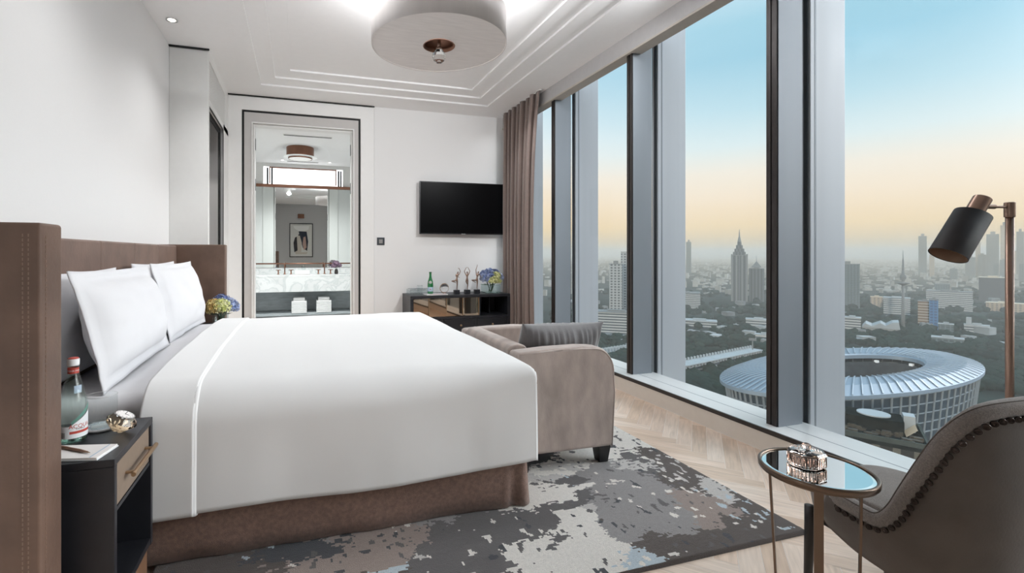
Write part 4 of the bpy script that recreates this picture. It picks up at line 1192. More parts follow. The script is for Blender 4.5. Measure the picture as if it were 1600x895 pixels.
# standing on one leg, the other foot on the knee; arms in three different dance poses
def body(armL, armR, footR, kneeR, lean=0, headdx=0):
    J = {'pelvis': ((0,0,.185),.0135,None), 'waist': ((lean*.3,0,.212),.010,'pelvis'), 'chest': ((lean*.7,0,.240),.0145,'waist'), 'neck': ((lean,0,.262),.006,'chest'),
         'head': ((lean+headdx,-.002,.276),.010,'neck'), 'crown': ((lean+headdx*1.3,0,.292),.009,'head'),
         'hipL': ((.008,0,.170),.011,'pelvis'), 'kneeL': ((.006,-.002,.115),.0075,'hipL'), 'ankL': ((.003,.002,.064),.005,'kneeL'), 'toeL': ((.003,-.016,.056),.0045,'ankL'),
         'hipR': ((-.012,0,.172),.011,'pelvis'), 'kneeR': (kneeR,.0075,'hipR'), 'ankR': (footR,.005,'kneeR'), 'toeR': ((footR[0]+.014,footR[1],footR[2]-.01),.004,'ankR'),
         'shL': ((lean+.020,0,.252),.0075,'chest'), 'elL': (armL[0],.0052,'shL'), 'haL': (armL[1],.004,'elL'), 'fiL': (armL[2],.003,'haL'),
         'shR': ((lean-.020,0,.252),.0075,'chest'), 'elR': (armR[0],.0052,'shR'), 'haR': (armR[1],.004,'elR'), 'fiR': (armR[2],.003,'haR')}
    return J
dancer('copper dancer figurine with bent leg and one arm curved overhead, nearest the glass ornament', 1.965, 5.85,
    body([(.052,0,.292),(.034,0,.33),(.018,0,.334)], [(-.018,-.02,.228),(.012,-.028,.222),(.03,-.03,.212)], (-.022,-.006,.150), (-.075,-.01,.168), .012, .004))
dancer('copper dancer figurine with both arms joined overhead, middle of the three figurines', 2.110, 5.85,
    body([(.038,0,.292),(.016,0,.335),(.003,0,.347)], [(-.038,0,.292),(-.016,0,.335),(-.003,0,.347)], (-.004,-.012,.125), (-.026,-.03,.158), 0, 0))
dancer('copper dancer figurine with one arm stretched straight up, beside the flower vase', 2.245, 5.85,
    body([(.046,0,.236),(.06,0,.205),(.066,0,.192)], [(-.012,0,.31),(.006,0,.362),(.008,0,.380)], (-.03,-.006,.150), (-.078,-.01,.178), .014, .008), .0)
vase_of_hydrangeas('blue and lime hydrangeas in a square glass vase at the right end of the console', (2.462, 5.90, KT),
    [((-.085,-.03,.205),.075,'fl_blue'), ((.0,-.085,.175),.062,'fl_yellow'), ((.045,-.06,.225),.066,'fl_yellow'), ((-.035,-.06,.235),.058,'fl_dark'), ((.105,-.02,.205),.066,'fl_blue'), ((.0,.03,.265),.07,'fl_blue'), ((-.075,.04,.245),.06,'fl_dark'), ((.075,.04,.26),.06,'fl_dark'), ((.08,-.055,.165),.05,'fl_yellow')], .10, .115, True, 8)
# ================================================================== bathroom beyond the door
QY0, QY1, QX0, QX1, QZ = YB+.14, 8.9, -1.3, 1.5, 2.80
struct('floor_bathroom', bx(QX0-.1, QX1+.1, QY0, QY1+.1, -.1, 0), M['marble'])
struct('ceiling_bathroom', bx(QX0-.1, QX1+.1, QY0, QY1+.1, QZ, QZ+.1), M['ceil'])
struct('wall_bathroom_left', bx(QX0-.1, QX0, QY0, QY1, 0, QZ), M['panel'])
struct('wall_bathroom_right', bx(QX1, QX1+.1, QY0, QY1, 0, QZ), M['panel'])
bm = B(); box(bm, QX0-.1, QX1+.1, QY1, QY1+.1, 0, 2.41); box(bm, QX0-.1, QX1+.1, QY1, QY1+.1, 2.74, QZ); box(bm, QX0-.1, -.60, QY1, QY1+.1, 2.41, 2.74); box(bm, .78, QX1+.1, QY1, QY1+.1, 2.41, 2.74)
struct('wall_bathroom_far', bm, M['panel'])
# clerestory window with bronze posts
w_ = struct('window_20', bx(-.60, .78, QY1+.05, QY1+.056, 2.41, 2.74), pmat('glowing_clerestory_glass', (1,1,1,1), .4, emit=1.6))  # pane emits by itself, its glow standing for bright sky outside
bm = B(); box(bm, -.50, .66, QY1-.012, QY1+.012, 2.715, 2.735); box(bm, .642, .66, QY1-.012, QY1+.012, 2.44, 2.7145); box(bm, -.50, -.484, QY1-.012, QY1+.012, 2.44, 2.7145)
obj('window_frame', bm, M['copperdark'], w_)
for x in (-.53, -.455, .70, .74): obj('window_post', bx(x-.014, x+.014, QY1-.010, QY1+.01, 2.412, 2.7145), M['dark_metal'], w_)
# vanity
VY = 8.36
t = thing('vanity', 'white marble vanity counter with deep front in the bathroom', 'vanity', (.06, QY1, 0))
def lv(bm):
    for v in bm.verts: v.co -= t.location
    return bm
obj('countertop', lv(bx(-1.1, 1.25, VY, QY1-.002, .80, .84)), M['marble'], t, bevel=.003)
obj('apron', lv(bx(-1.1, 1.25, VY, VY+.03, .555, .7995)), M['marble'], t)
obj('backsplash', lv(bx(-1.1, 1.25, QY1-.03, QY1-.002, .8405, .94)), M['marble'], t)
for x in (-1.1, 1.22): obj('end_panel', lv(bx(x, x+.03, VY+.031, QY1-.002, .0, .7995)), M['darkgrey_stone'], t)
obj('stone_back', lv(bx(-1.069, 1.219, QY1-.07, QY1-.04, .20, .7995)), M['darkgrey_stone'], t)
obj('low_shelf', lv(bx(-1.069, 1.219, VY+.05, QY1-.071, .15, .19)), M['darkgrey_stone'], t)
# wall mirror with copper rails
t = thing('wall_mirror', 'wide wall mirror with copper rails above the bathroom vanity', 'mirror', (.06, QY1-.002, 1.0))
bm = lv(bx(-1.05, 1.2, QY1-.012, QY1-.004, .95, 2.385)); obj('mirror_glass', bm, M['mirror'], t)
obj('top_rail', lv(bx(-1.07, 1.22, QY1-.045, QY1-.0125, 2.375, 2.425)), M['copperdark'], t, bevel=.004)
bm = lv(tube(B(), [(-1.05, QY1-.05, 1.02), (1.2, QY1-.05, 1.02)], .012, 10)); obj('towel_rail', bm, M['copperdark'], t, smooth=True)
for x in (-.95, .15, 1.1): obj('rail_bracket', lv(cyl(B(), (x, QY1-.05, 1.02), (x, QY1-.0125, 1.02), .007, seg=8)), M['copperdark'], t)
# taps
def tap_set(x, label):
    t = thing('basin_tap', label, 'tap', (x, 8.66, .8405), 0, 'copper taps on the vanity')
    bm = B(); lathe(bm, [(.024,0),(.024,.006),(.012,.012),(.011,.05)], 16); tube(bm, [(0,0,.04),(0,0,.16),(0,-.02,.185),(0,-.07,.19),(0,-.11,.175),(0,-.115,.16)], .010, 12); obj('spout', bm, M['copperdark'], t, smooth=True)
    for s in (-1, 1):
        bm = B(); lathe(bm, [(.022,0),(.022,.005),(.012,.010),(.011,.055),(.014,.06),(.014,.068),(0,.07)], 16, (s*.105,0,0)); tube(bm, [(s*.105-.042,0,.074),(s*.105+.042,0,.074)], .006, 8); obj('handle', bm, M['copperdark'], t, smooth=True)
tap_set(-.235, 'copper basin tap with two cross handles at the left end of the vanity')
tap_set(.435, 'copper basin tap with two cross handles right of the white box, near the flower')
t = thing('toiletry_box', 'white lacquer box with small crystal bowl on the middle of the vanity', 'box', (.055, 8.50, .8405))
obj('box_body', bx(-.12, .12, -.06, .06, .001, .07), M['white'], t, bevel=.004); obj('base_trim', bx(-.125, .125, -.065, .065, 0, .0009), M['copperdark'], t)
t = thing('crystal_bowl', 'small round crystal bowl sitting on the white box on the vanity', 'bowl', (.075, 8.50, .9115))
bm = B(); lathe(bm, [(.02,0),(.02,.004),(.03,.012),(.042,.035),(.04,.05),(.02,.062),(0,.064)], 20); obj('bowl_body', bm, M['thin'], t, smooth=True)
bm = B(); ball(bm, (0,0,.071), .008, 1); obj('knob', bm, M['glass'], t, smooth=True)
rnd = random.Random(4)
t = thing('flower_vase', 'purple flower in a small dark vase at the right end of the vanity', 'flowers', (.63, 8.52, .8405))
bm = B(); lathe(bm, [(0,0),(.028,0),(.034,.03),(.026,.075),(.02,.085)], 20); obj('vase', bm, M['blackish'], t, smooth=True)
bm = B(); [tube(bm, [(0,0,.06),(c[0]*.5,c[1]*.5,.12),c], .003, 5) for c in ((0,0,.17),(-.04,-.01,.13),(.04,0,.14))]; obj('stems', bm, M['leaf'], t)
for c, r in (((-.01,0,.18),.062), ((-.045,-.01,.14),.05), ((.045,0,.15),.05)):
    obj('flower_head', floret_ball(c, r, 80, rnd, .85, *PET['fl_purple']), M['petals'], t, recalc=False)
# towels on the low shelf
def towel(x, y, z, w, d, h, label):
    t = thing('folded_towel', label, 'towel', (x, y, z), 0, 'white towels on the bathroom shelf')
    bm = B(); n = 4
    for k in range(n):
        z0 = h*k/n; slab(bm, -w/2, w/2, -d/2, d/2, z0+.0005, z0+h/n-.0005, min(.012, h/n*.4), 3)
    obj('towel_fold', bm, M['towel'], t, smooth=True)
for x, nm in ((.005, 'left'), (.415, 'right')):
    towel(x, 8.56, .1905, .25, .32, .10, 'thick folded white bath towel, bottom of the %s stack under the vanity' % nm)
    towel(x, 8.56, .2910, .25, .32, .10, 'thick folded white bath towel, middle of the %s stack under the vanity' % nm)
    towel(x, 8.56, .3915, .19, .25, .055, 'small folded white hand towel on top of the %s stack under the vanity' % nm)
# ceiling drum lamp
t = thing('bathroom_lamp', 'small copper drum lamp on the bathroom ceiling with pale glass plate', 'ceiling lamp', (.02, 7.5, QZ))
bm = B(); lathe(bm, [(0,-.0004),(.20,-.0004),(.20,-.135),(.196,-.135),(.19,-.01)], 48, (0,0,0), False, False); obj('drum_shade', bm, M['copperdark'], t, smooth=True, bevel=.001)
bm = B(); lathe(bm, [(0,-.15),(.24,-.15),(.245,-.146),(.24,-.142),(0,-.142)], 48); obj('glass_plate', bm, pmat('opal_plate', srgb(236,240,240), .3, emit=.12), t)
bm = B(); lathe(bm, [(.0,-.172),(.16,-.172),(.17,-.166),(.17,-.152),(.0,-.152)], 48); obj('diffuser', bm, pmat('opal_diffuser', srgb(240,240,238), .5, emit=.25), t)
bm = B(); lathe(bm, [(.171,-.172),(.176,-.169),(.176,-.152),(.171,-.152)], 48, (0,0,0), False, False); obj('ring', bm, M['copperdark'], t)
for y, x0, x1, lb in ((6.72, -.20, .44, 'long grey slot air vent in the bathroom ceiling just inside the door'), (8.62, -.20, .33, 'grey slot air vent in the bathroom ceiling above the clerestory window')):
    t = thing('slot_vent', lb, 'vent', ((x0+x1)/2, y, QZ)); hw = (x1-x0)/2
    obj('vent_frame', bx(-hw, hw, -.03, .03, -.006, -.0005), M['panel'], t); obj('vent_slot', bx(-hw+.008, hw-.008, -.018, .018, -.0075, -.0061), M['dark_metal'], t)
for x in (-.27, .52):
    t = thing('spot_downlight', 'tiny recessed downlight in the bathroom ceiling, %s of the slot vent by the window' % ('left' if x < 0 else 'right'), 'downlight', (x, 8.55, QZ), 0, 'bathroom downlights')
    bm = B(); lathe(bm, [(.035,-.0005),(.035,-.005),(.024,-.004),(.022,-.001)], 24, (0,0,0), False, False); obj('trim_ring', bm, M['chrome'], t)
    bm = B(); lathe(bm, [(0,-.003),(.021,-.003)], 16, cap1=False); obj('bulb', bm, pmat('bath_bulb', srgb(255,250,244), .4, emit=4), t)

# ================================================================== wall behind the camera (seen in the bathroom mirror)
t = thing('framed_picture', 'framed abstract picture on the grey wall, seen reflected in the bathroom mirror', 'picture', (.09, YR+.001, 1.72))
W2, H2 = .44, .66
bm = B(); box(bm, -W2, W2, 0, .03, -H2, -H2+.03); box(bm, -W2, W2, 0, .03, H2-.03, H2); box(bm, -W2, -W2+.03, 0, .03, -H2+.0301, H2-.0301); box(bm, W2-.03, W2, 0, .03, -H2+.0301, H2-.0301)
obj('frame', bm, M['blackleg'], t)
obj('mount', bx(-W2+.0305, W2-.0305, .001, .012, -H2+.0305, H2-.0305), pmat('picture_mount', srgb(222,222,218), .7), t)
def flat(pts, m, k, nm='painted_shape'):
    bm = B(); bm.faces.new([bm.verts.new((x, .0125+.0004*k, z)) for x, z in pts]); obj(nm, bm, m, t, recalc=False)
navy, char, pink, sand = pmat('ink_navy', srgb(44,52,66), .7), pmat('ink_charcoal', srgb(60,58,62), .7), pmat('paint_pink', srgb(190,160,150), .7), pmat('paint_sand', srgb(206,198,188), .7)
flat([(-.30,.56),(.30,.56),(.27,.42),(.12,.36),(-.10,.36),(-.26,.46)], pmat('paint_white', srgb(244,244,242), .7), 1)
flat([(-.10,.35),(.20,.34),(.26,-.05),(.22,-.42),(.06,-.30),(-.04,.05)], navy, 2)
flat([(-.22,.12),(-.06,.20),(.02,-.1),(.0,-.46),(-.22,-.50),(-.26,-.2)], sand, 3)
flat([(-.24,.10),(-.17,.14),(-.14,-.40),(-.26,-.47),(-.29,-.1)], char, 4)
flat([(.08,.12),(.16,.15),(.20,-.28),(.10,-.40),(.05,-.15)], pink, 5)
flat([(-.12,.22),(-.07,.24),(-.05,.19),(-.10,.17)], char, 6)
flat([(-.24,-.48),(.24,-.46),(.20,-.54),(-.20,-.55)], sand, 7)
t = thing('wall_light', 'small copper box wall light above the framed picture, seen in the mirror', 'wall light', (.08, YR+.001, 2.66))
obj('plate', bx(-.12, .12, 0, .02, -.085, .085), M['copperdark'], t, bevel=.003); obj('shade', bx(-.10, .10, .0205, .07, -.065, .065), M['copperdark'], t, bevel=.004)
# ================================================================== the city outside, seen from a high floor
GZ = -134.
def facade(name, wall, glass, sx, sz, fx=.5, fz=.5, rough=.6):
    m, nt, b = newmat(name); L = nt.links.new
    tc = nt.nodes.new('ShaderNodeTexCoord'); sp = nt.nodes.new('ShaderNodeSeparateXYZ'); L(tc.outputs['Object'], sp.inputs[0])
    def math_(op, a, v=None, c=None):
        n = nt.nodes.new('ShaderNodeMath'); n.operation = op; L(a, n.inputs[0])
        if c is not None: L(c, n.inputs[1])
        elif v is not None: n.inputs[1].default_value = v
        return n.outputs[0]
    s = math_('ADD', sp.outputs[0], c=sp.outputs[1])
    hx = math_('LESS_THAN', math_('FRACT', math_('DIVIDE', s, sx)), fx)
    hz_ = math_('LESS_THAN', math_('FRACT', math_('DIVIDE', sp.outputs[2], sz)), fz)
    a = math_('MULTIPLY', hx, c=hz_)
    g = nt.nodes.new('ShaderNodeNewGeometry'); sg = nt.nodes.new('ShaderNodeSeparateXYZ'); L(g.outputs['Normal'], sg.inputs[0])
    side = math_('LESS_THAN', math_('ABSOLUTE', sg.outputs[2]), .5)
    a2 = math_('MULTIPLY', a, c=side)
    mx = nt.nodes.new('ShaderNodeMix'); mx.data_type = 'RGBA'; mx.inputs[6].default_value = wall; mx.inputs[7].default_value = glass
    L(a2, mx.inputs[0]); L(mx.outputs[2], b.inputs['Base Color']); b.inputs['Roughness'].default_value = rough
    return m
FW = facade('facade_white_grid', srgb(168,174,178), srgb(60,72,82), 7.5, 6.0, .55, .55)
FS = facade('facade_white_stripe', srgb(186,190,192), srgb(66,80,92), 900, 4.4, 1.0, .5)
FD = facade('facade_dark', srgb(58,64,70), srgb(38,46,54), 4, 3.8, .6, .6)
FT = facade('facade_tower_grey', srgb(88,97,102), srgb(48,60,70), 8, 400, .5, 1.0)
FB = facade('facade_blue', srgb(52,112,164), srgb(34,72,120), 5, 5, .7, .6)
FO = facade('facade_ochre_stripe', srgb(168,160,146), srgb(110,84,66), 900, 5.0, 1.0, .5)
FG = facade('facade_teal_glass', srgb(92,108,114), srgb(58,76,84), 6, 4.2, .7, .7)
FL = facade('facade_beige', srgb(176,160,140), srgb(96,96,98), 7, 4, .5, .5)
M['roofpale'] = pmat('pale_roof', srgb(160,168,174), .7, var=.08, vscale=.1)
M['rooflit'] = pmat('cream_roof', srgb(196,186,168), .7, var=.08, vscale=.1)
M['lattice'] = pmat('stadium_lattice', srgb(128,140,150), .8, var=.1, vscale=.1)
M['concrete'] = pmat('grey_concrete', srgb(120,124,126), .8, var=.1, vscale=.2)
M['dirt'] = pmat('city_ground', srgb(50,60,58), 1, var=.35, vscale=.012, spec=0)
M['tree'] = pmat('tree_canopy', srgb(34,50,46), 1, var=.5, vscale=.03, spec=0)
M['turf'] = pmat('pitch_green', srgb(62,86,66), .9, var=.1, vscale=.1)

# ground: a wide slightly rising plain
bm = B(); grid(bm, 40, 40, lambda u, v: (120+u*16000 if False else -200+u*24000, -9000+v*33000, GZ)); g = struct('ground', bm, M['dirt'])

def spot(u, vb): return atz(u, vb, GZ)
def depth(vb): return (CH-GZ)*F/(vb-HZ)
def bld(name, u0, u1, vt, vb, mat, label, cat='building', thick=.8, group=None, extra=None, rz=None, roof=None):
    um = (u0+u1)/2; d = depth(vb); p = spot(um, vb)
    k = abs(1+((um-PX)/F)**2)**.5
    w = (u1-u0)*d/F/k; h = (vb-vt)*d/F; dp = w*thick
    a = math.atan2(p.x, p.y)
    away = Vector((p.x, p.y, 0)).normalized(); p = p+away*dp/2
    t = thing(name, label, cat, (p.x, p.y, GZ), -a if rz is None else rz, group)
    obj('walls', bx(-w/2, w/2, -dp/2, dp/2, 0, h), mat, t)
    bm = B(); box(bm, -w/2-.5, w/2+.5, -dp/2-.5, dp/2+.5, h+.01, h+1.2)
    if roof != 'plain': box(bm, -w*.18, w*.2, -dp*.2, dp*.15, h+1.2, h+1.2+max(2.5, h*.06))
    obj('roof', bm, M['concrete'] if roof in (None, 'plain') else M[roof], t)
    if extra: extra(t, w, dp, h, d/F)
    return t
def spire(t, w, dp, h, s):
    bm = B(); z = h+1.2
    for k, hh in ((.84, 9), (.66, 9), (.46, 10), (.28, 9)):
        box(bm, -w/2*k, w/2*k, -dp/2*k, dp/2*k, z, z+hh); z += hh
    obj('stepped_crown', bm, FT, t); sp = B(); cyl(sp, (0,0,z), (0,0,z+14), w*.13, w*.07, 8); cyl(sp, (0,0,z+14), (0,0,z+36), w*.06, .5, 6); obj('spire', sp, M['concrete'], t)
    bm = B()
    for sx in (-1, 1):
        box(bm, sx*w*.5-w*.06, sx*w*.5+w*.06, -dp*.52, -dp*.38, 0, h+4)
        for q in (.18,): box(bm, sx*w*q-w*.05, sx*w*q+w*.05, -dp*.53, -dp*.49, 0, h+1)
    obj('buttress_piers', bm, M['concrete'], t)
def pyramid(t, w, dp, h, s):
    bm = B(); v = [bm.verts.new((x*w*.35, y*dp*.35, h+4)) for x, y in ((-1,-1),(1,-1),(1,1),(-1,1))]; a = bm.verts.new((0,0,h+22))
    for k in range(4): bm.faces.new((v[k], v[(k+1) % 4], a))
    bm.faces.new(v[::-1]); obj('pyramid_roof', bm, M['concrete'], t); sp = B(); cyl(sp, (0,0,h+20), (0,0,h+38), .8, .3, 6); obj('antenna', sp, M['concrete'], t)
bld('tower', 1143.5, 1167, 399, 471, FT, 'tall grey tower with stepped crown and spire, standing alone on the skyline', 'tower', 1, extra=spire)
bld('tower', 1170, 1194, 420, 471, FT, 'shorter grey tower with pyramid roof beside the spired tower', 'tower', 1, extra=pyramid)
bld('apartment_tower', 952, 972, 413, 492, FW, 'pale gridded apartment tower left of the second window mullion', 'tower', .9)
bld('apartment_tower', 970, 1004, 394, 489, FW, 'taller gridded apartment tower partly hidden by the second window mullion', 'tower', .6)
bld('office_block', 925, 1000, 489, 526, FS, 'wide low white striped office block below the gridded apartment towers', 'building', .5)
bld('low_building', 1040, 1094, 458, 482, FS, 'low white building among trees right of the second window fin', 'building', .7)
bld('apartment_tower', 1296, 1343, 413, 481, FG, 'grey green apartment tower just right of the nearest window fin', 'tower', .8)
bld('office_block', 1446, 1519, 456, 486, FS, 'long white office block with horizontal stripes behind the blue block', 'building', .5)
bld('office_block', 1434, 1455, 471, 512, FO, 'ochre striped block joined beside the bright blue block', 'building', 1.0)
bld('office_block', 1452, 1466, 469, 515, FB, 'narrow bright blue office block in front of the striped office', 'building', 1.0)
bld('office_block', 1529, 1573, 434, 471, FD, 'dark square office block left of the floor lamp pole', 'building', .9, roof='rooflit')
bld('low_building', 1360, 1379, 464, 482, FL, 'small cream building catching the sun left of the broadcasting tower', 'building', .8, roof='rooflit')
bld('low_building', 1380, 1422, 466, 492, FS, 'low grey white building directly behind the broadcasting tower', 'building', .7, roof='roofpale')
bld('low_building', 1460, 1484, 444, 458, FG, 'grey mid rise block above the striped office', 'building', .8)
bld('low_building', 1540, 1600, 474, 487, FL, 'long low cream roofed hall behind the lamp pole', 'building', .5, roof='rooflit')
bld('low_building', 1318, 1345, 497, 520, FS, 'white gabled hall beside the fin, in front of the trees', 'building', .9, roof='roofpale')
bld('low_building', 1455, 1506, 529, 543, FG, 'flat grey pavilion among the trees behind the stadium', 'building', .5, roof='roofpale')
bld('low_building', 1506, 1546, 509, 521, FS, 'white low house with small tower right of the blue block', 'building', .6, roof='roofpale', extra=lambda t, w, dp, h, s: obj('stair_tower', bx(-w*.42, -w*.2, -dp*.2, dp*.2, h, h+13), M['roofpale'], t))
bld('low_building', 1466, 1490, 507, 520, FG, 'low grey blue shed right below the blue office block', 'building', .7, roof='roofpale')
bld('low_building', 1065, 1120, 502, 512, FS, 'long pale shed among the trees left of the spired tower', 'building', .5, roof='roofpale')
bld('low_building', 1165, 1205, 500, 515, FS, 'pale low hall among trees in front of the spired tower', 'building', .5, roof='roofpale')
bld('low_building', 1180, 1208, 524, 538, FS, 'rounded white hall beside the third mullion and light mast', 'building', .6, roof='roofpale')
# wing-roofed hall
t = thing('wave_roof_hall', 'white hall with folded zigzag roof left of the broadcasting tower', 'building', spot(1376, 520), -math.atan2(spot(1376,520).x, spot(1376,520).y))
s_ = depth(520)/F/1.36
obj('walls', bx(-29*s_, 29*s_, 0, 40, 0, 8), M['roofpale'], t)
bm = B(); 
pts = [(-30,8),(-24,15),(-14,11),(0,17),(8,13),(18,19),(28,20),(30,8)]
prism_xz(bm, [(x*s_, z+.02) for x, z in pts], -4, 42); obj('folded_roof', bm, M['roofpale'], t)
# hazy far towers
far = [(1435,1448,369,412,'pale distant tower straight left of the black lamp shade'),(1508,1524,402,436,'slim hazy tower below the tip of the lamp shade'),(1528,1541,398,433,'slim sunlit tower left of the twin dark towers'),
       (1541,1561,366,434,'broad dark green tower right of the lamp shade'),(1563,1574,352,420,'tallest hazy tower touching the lamp pole'),(1588,1600,362,430,'hazy tower at the right edge of the picture'),
       (1562,1573,406,436,'dark mid rise between lamp pole and green tower'),(1592,1600,412,440,'low hazy block at the right edge'),(1524,1532,378,418,'faint slim tower behind the lamp shade'),(1578,1588,392,430,'hazy block hidden partly by the lamp pole'),
       (1072,1080,378,406,'faint far tower right of the second fin'),(1452,1460,398,412,'faint small tower beside the pale distant tower'),(1552,1560,412,440,'grey block under the broad green tower'),(1484,1496,420,440,'faint mid rise below the lamp shade')]
for u0, u1, vt, vb, lb in far: bld('distant_tower', u0, u1, vt, max(vb, 432), FG if (u0 % 3) else FL, lb, 'tower', .9)

# broadcasting tower
d = depth(517); p = spot(1411, 517); s_ = d/F
t = thing('broadcast_tower', 'thin concrete broadcasting tower with round pod and mast', 'tower', (p.x, p.y, GZ))
zz = lambda v: (517-v)*s_
bm = B(); cyl(bm, (0,0,0), (0,0,zz(440)), 2.6*s_, 1.3*s_, 12); obj('shaft', bm, M['concrete'], t, smooth=True)
bm = B(); lathe(bm, [(1.2*s_, zz(446)), (8*s_, zz(442.6)), (8*s_, zz(441.8)), (1.6*s_, zz(440.5)), (2*s_, zz(438)), (3.8*s_, zz(434)), (3.6*s_, zz(431)), (1.8*s_, zz(428)), (1.4*s_, zz(422))], 20); obj('pod', bm, M['concrete'], t, smooth=True)
bm = B(); cyl(bm, (0,0,zz(423)), (0,0,zz(405)), 1.3*s_, .9*s_, 8); cyl(bm, (0,0,zz(405)), (0,0,zz(391)), .6*s_, .2*s_, 6); obj('mast', bm, M['concrete'], t)

# stadium: oval roof ring over a lattice wall -------------------------------------
SC = None
RZ = GZ+42                       # height of the roof edge
def img_ellipse(cu, cv, a, b, th, tilt): return (cu+a*math.cos(th), cv+b*math.sin(th)+tilt*math.cos(th))
def ring3(cu, cv, a, b, tilt, z, n=160): return [atz(*img_ellipse(cu, cv, a, b, 2*PI*k/n, tilt), z) for k in range(n)]
NS = 160
def mean(r): return sum((p for p in r), Vector())/len(r)
outer = ring3(1332, 583, 207.5, 35.5, -6, RZ)
def centroid(P):
    A = cx = cy = 0
    for p, q in zip(P, P[1:]+P[:1]):
        k = p.x*q.y-q.x*p.y; A += k; cx += (p.x+q.x)*k; cy += (p.y+q.y)*k
    return Vector((cx/(3*A), cy/(3*A), 0))
SC = centroid(outer)
def scaled(ring, k, z): return [Vector((SC.x+(p.x-SC.x)*k, SC.y+(p.y-SC.y)*k, z)) for p in ring]
inner = ring3(1336, 578.5, 109, 18.5, -3, RZ+2)
t = thing('stadium', 'large oval stadium with pale metal ring roof and lattice wall below the window', 'stadium', (SC.x, SC.y, GZ))
def ls(bm):
    o = Vector((SC.x, SC.y, GZ))
    for v in bm.verts: v.co -= o
    return bm
def ringsurf(bm, rings, closed=False):
    V = [[bm.verts.new(p) for p in r] for r in rings]; n = len(V[0]); m = len(V) if closed else len(V)-1
    for i in range(m):
        a, b = V[i], V[(i+1) % len(V)]
        for k in range(n): bm.faces.new((a[k], a[(k+1) % n], b[(k+1) % n], b[k]))
    return bm
lerp_ring = lambda f, dz: [a.lerp(b, f)+Vector((0,0,dz)) for a, b in zip(outer, inner)]
M['stadroof'] = pmat('stadium_roof_metal', srgb(132,150,168), .5, .2, var=.08, vscale=.05)
bm = B(); ringsurf(bm, [lerp_ring(0,-2.5), lerp_ring(0,0), lerp_ring(.3,4.5), lerp_ring(.65,6), lerp_ring(.97,4), lerp_ring(1,3), lerp_ring(1,0), lerp_ring(.6,1.5)], True); obj('roof_ring', ls(bm), M['stadroof'], t, smooth=False)
bm = B()
for k in range(0, NS, 2):
    P = [lerp_ring(f, dz)[k] for f, dz in ((.01,.4),(.3,4.9),(.65,6.4),(.97,4.4))]
    e = (outer[(k+1) % NS]-outer[k-1]).normalized()*.5
    for a, b in zip(P, P[1:]):
        q = [a-e, a+e, b+e, b-e]; up = Vector((0,0,.5))
        vs = [bm.verts.new(x) for x in q]; vt_ = [bm.verts.new(x+up) for x in q]
        bm.faces.new(vt_); [bm.faces.new((vs[i], vs[(i+1) % 4], vt_[(i+1) % 4], vt_[i])) for i in range(4)]
obj('roof_ribs', ls(bm), pmat('stadium_rib', srgb(150,166,182), .4, .2), t)
bm = B(); ringsurf(bm, [scaled(outer, .955, RZ-2.5), scaled(outer, .945, RZ-14), scaled(outer, .92, GZ+14), scaled(outer, .90, GZ)]); obj('outer_wall', ls(bm), pmat('stadium_glass', srgb(54,70,84), .35, .2, var=.2, vscale=.05), t)
bm = B(); 
for f in (0, .18, .36, .54, .72, .97):
    z = RZ-4-(RZ-4-GZ)*f; kk = .962-.055*f
    r0 = scaled(outer, kk, z); r1 = scaled(outer, kk, z+.8); r2 = scaled(outer, kk-.02, z+.8); r3 = scaled(outer, kk-.02, z); ringsurf(bm, [r0, r1, r2, r3], True)
obj('lattice_rings', ls(bm), M['lattice'], t)
bm = B(); top = scaled(outer, .963, RZ-3); low = scaled(outer, .905, GZ)
for k in range(0, NS, 2): cyl(bm, top[k], low[k], .75, .75, 5)
obj('lattice_posts', ls(bm), M['lattice'], t)
bm = B(); ringsurf(bm, [[Vector((p.x, p.y, RZ-1)) for p in inner], [Vector((p.x, p.y, RZ-12)) for p in inner], scaled(outer, .42, GZ+12), scaled(outer, .34, GZ+6)]); obj('seating_bowl', ls(bm), pmat('stands_grey', srgb(62,68,74), .8, var=.3, vscale=.2), t)
bm = B(); bm.faces.new([bm.verts.new(p) for p in scaled(outer, .345, GZ+6.2)]); obj('pitch', ls(bm), M['turf'], t)
bm = B()
for k in range(0, NS, 16):
    p = inner[k]; box(bm, p.x-1.2, p.x+1.2, p.y-1.2, p.y+1.2, p.z-3.5, p.z-1.5)
obj('floodlights', ls(bm), pmat('floodlight', srgb(230,234,236), .4, emit=.3), t)

# running-track stand with comb-like canopy and a light mast
p0, p1 = atz(1050, 580, GZ+6), atz(1178, 553, GZ+6)
dv_ = (p1-p0); Ls = Vector((dv_.x, dv_.y, 0)).length; an = math.atan2(dv_.y, dv_.x)
t = thing('track_stand', 'long white grandstand with toothed canopy beside the stadium', 'grandstand', (p0.x, p0.y, GZ), an)
obj('stand_wall', bx(0, Ls, -4, 14, 0, 9), FS, t); obj('canopy', bx(-1, Ls+1, -10, 6, 12, 13), M['roofpale'], t)
bm = B()
n_ = int(Ls/6)
for k in range(n_+1): x = k*Ls/n_; box(bm, x-.7, x+.7, -9, 4, 9, 12); box(bm, x-.6, x+.6, 3, 5, 13, 16.5)
obj('canopy_ribs', bm, M['roofpale'], t)
t = thing('track_stand', 'low pale spectator stand left of the second window mullion', 'grandstand', atz(925, 562, GZ), an)
obj('stand_wall', bx(0, 90, -3, 8, 0, 7), FS, t)
bm = B()
for k in range(16): box(bm, k*6-.7, k*6+.7, -4, 5, 7.01, 12)
obj('canopy_ribs', bm, M['roofpale'], t)
pm = atz(1176, 562, GZ)
t = thing('light_mast', 'tall stadium light mast with flat lamp head left of the third mullion', 'light mast', (pm.x, pm.y, GZ), -math.atan2(pm.x, pm.y))
sm = depth(562)/F
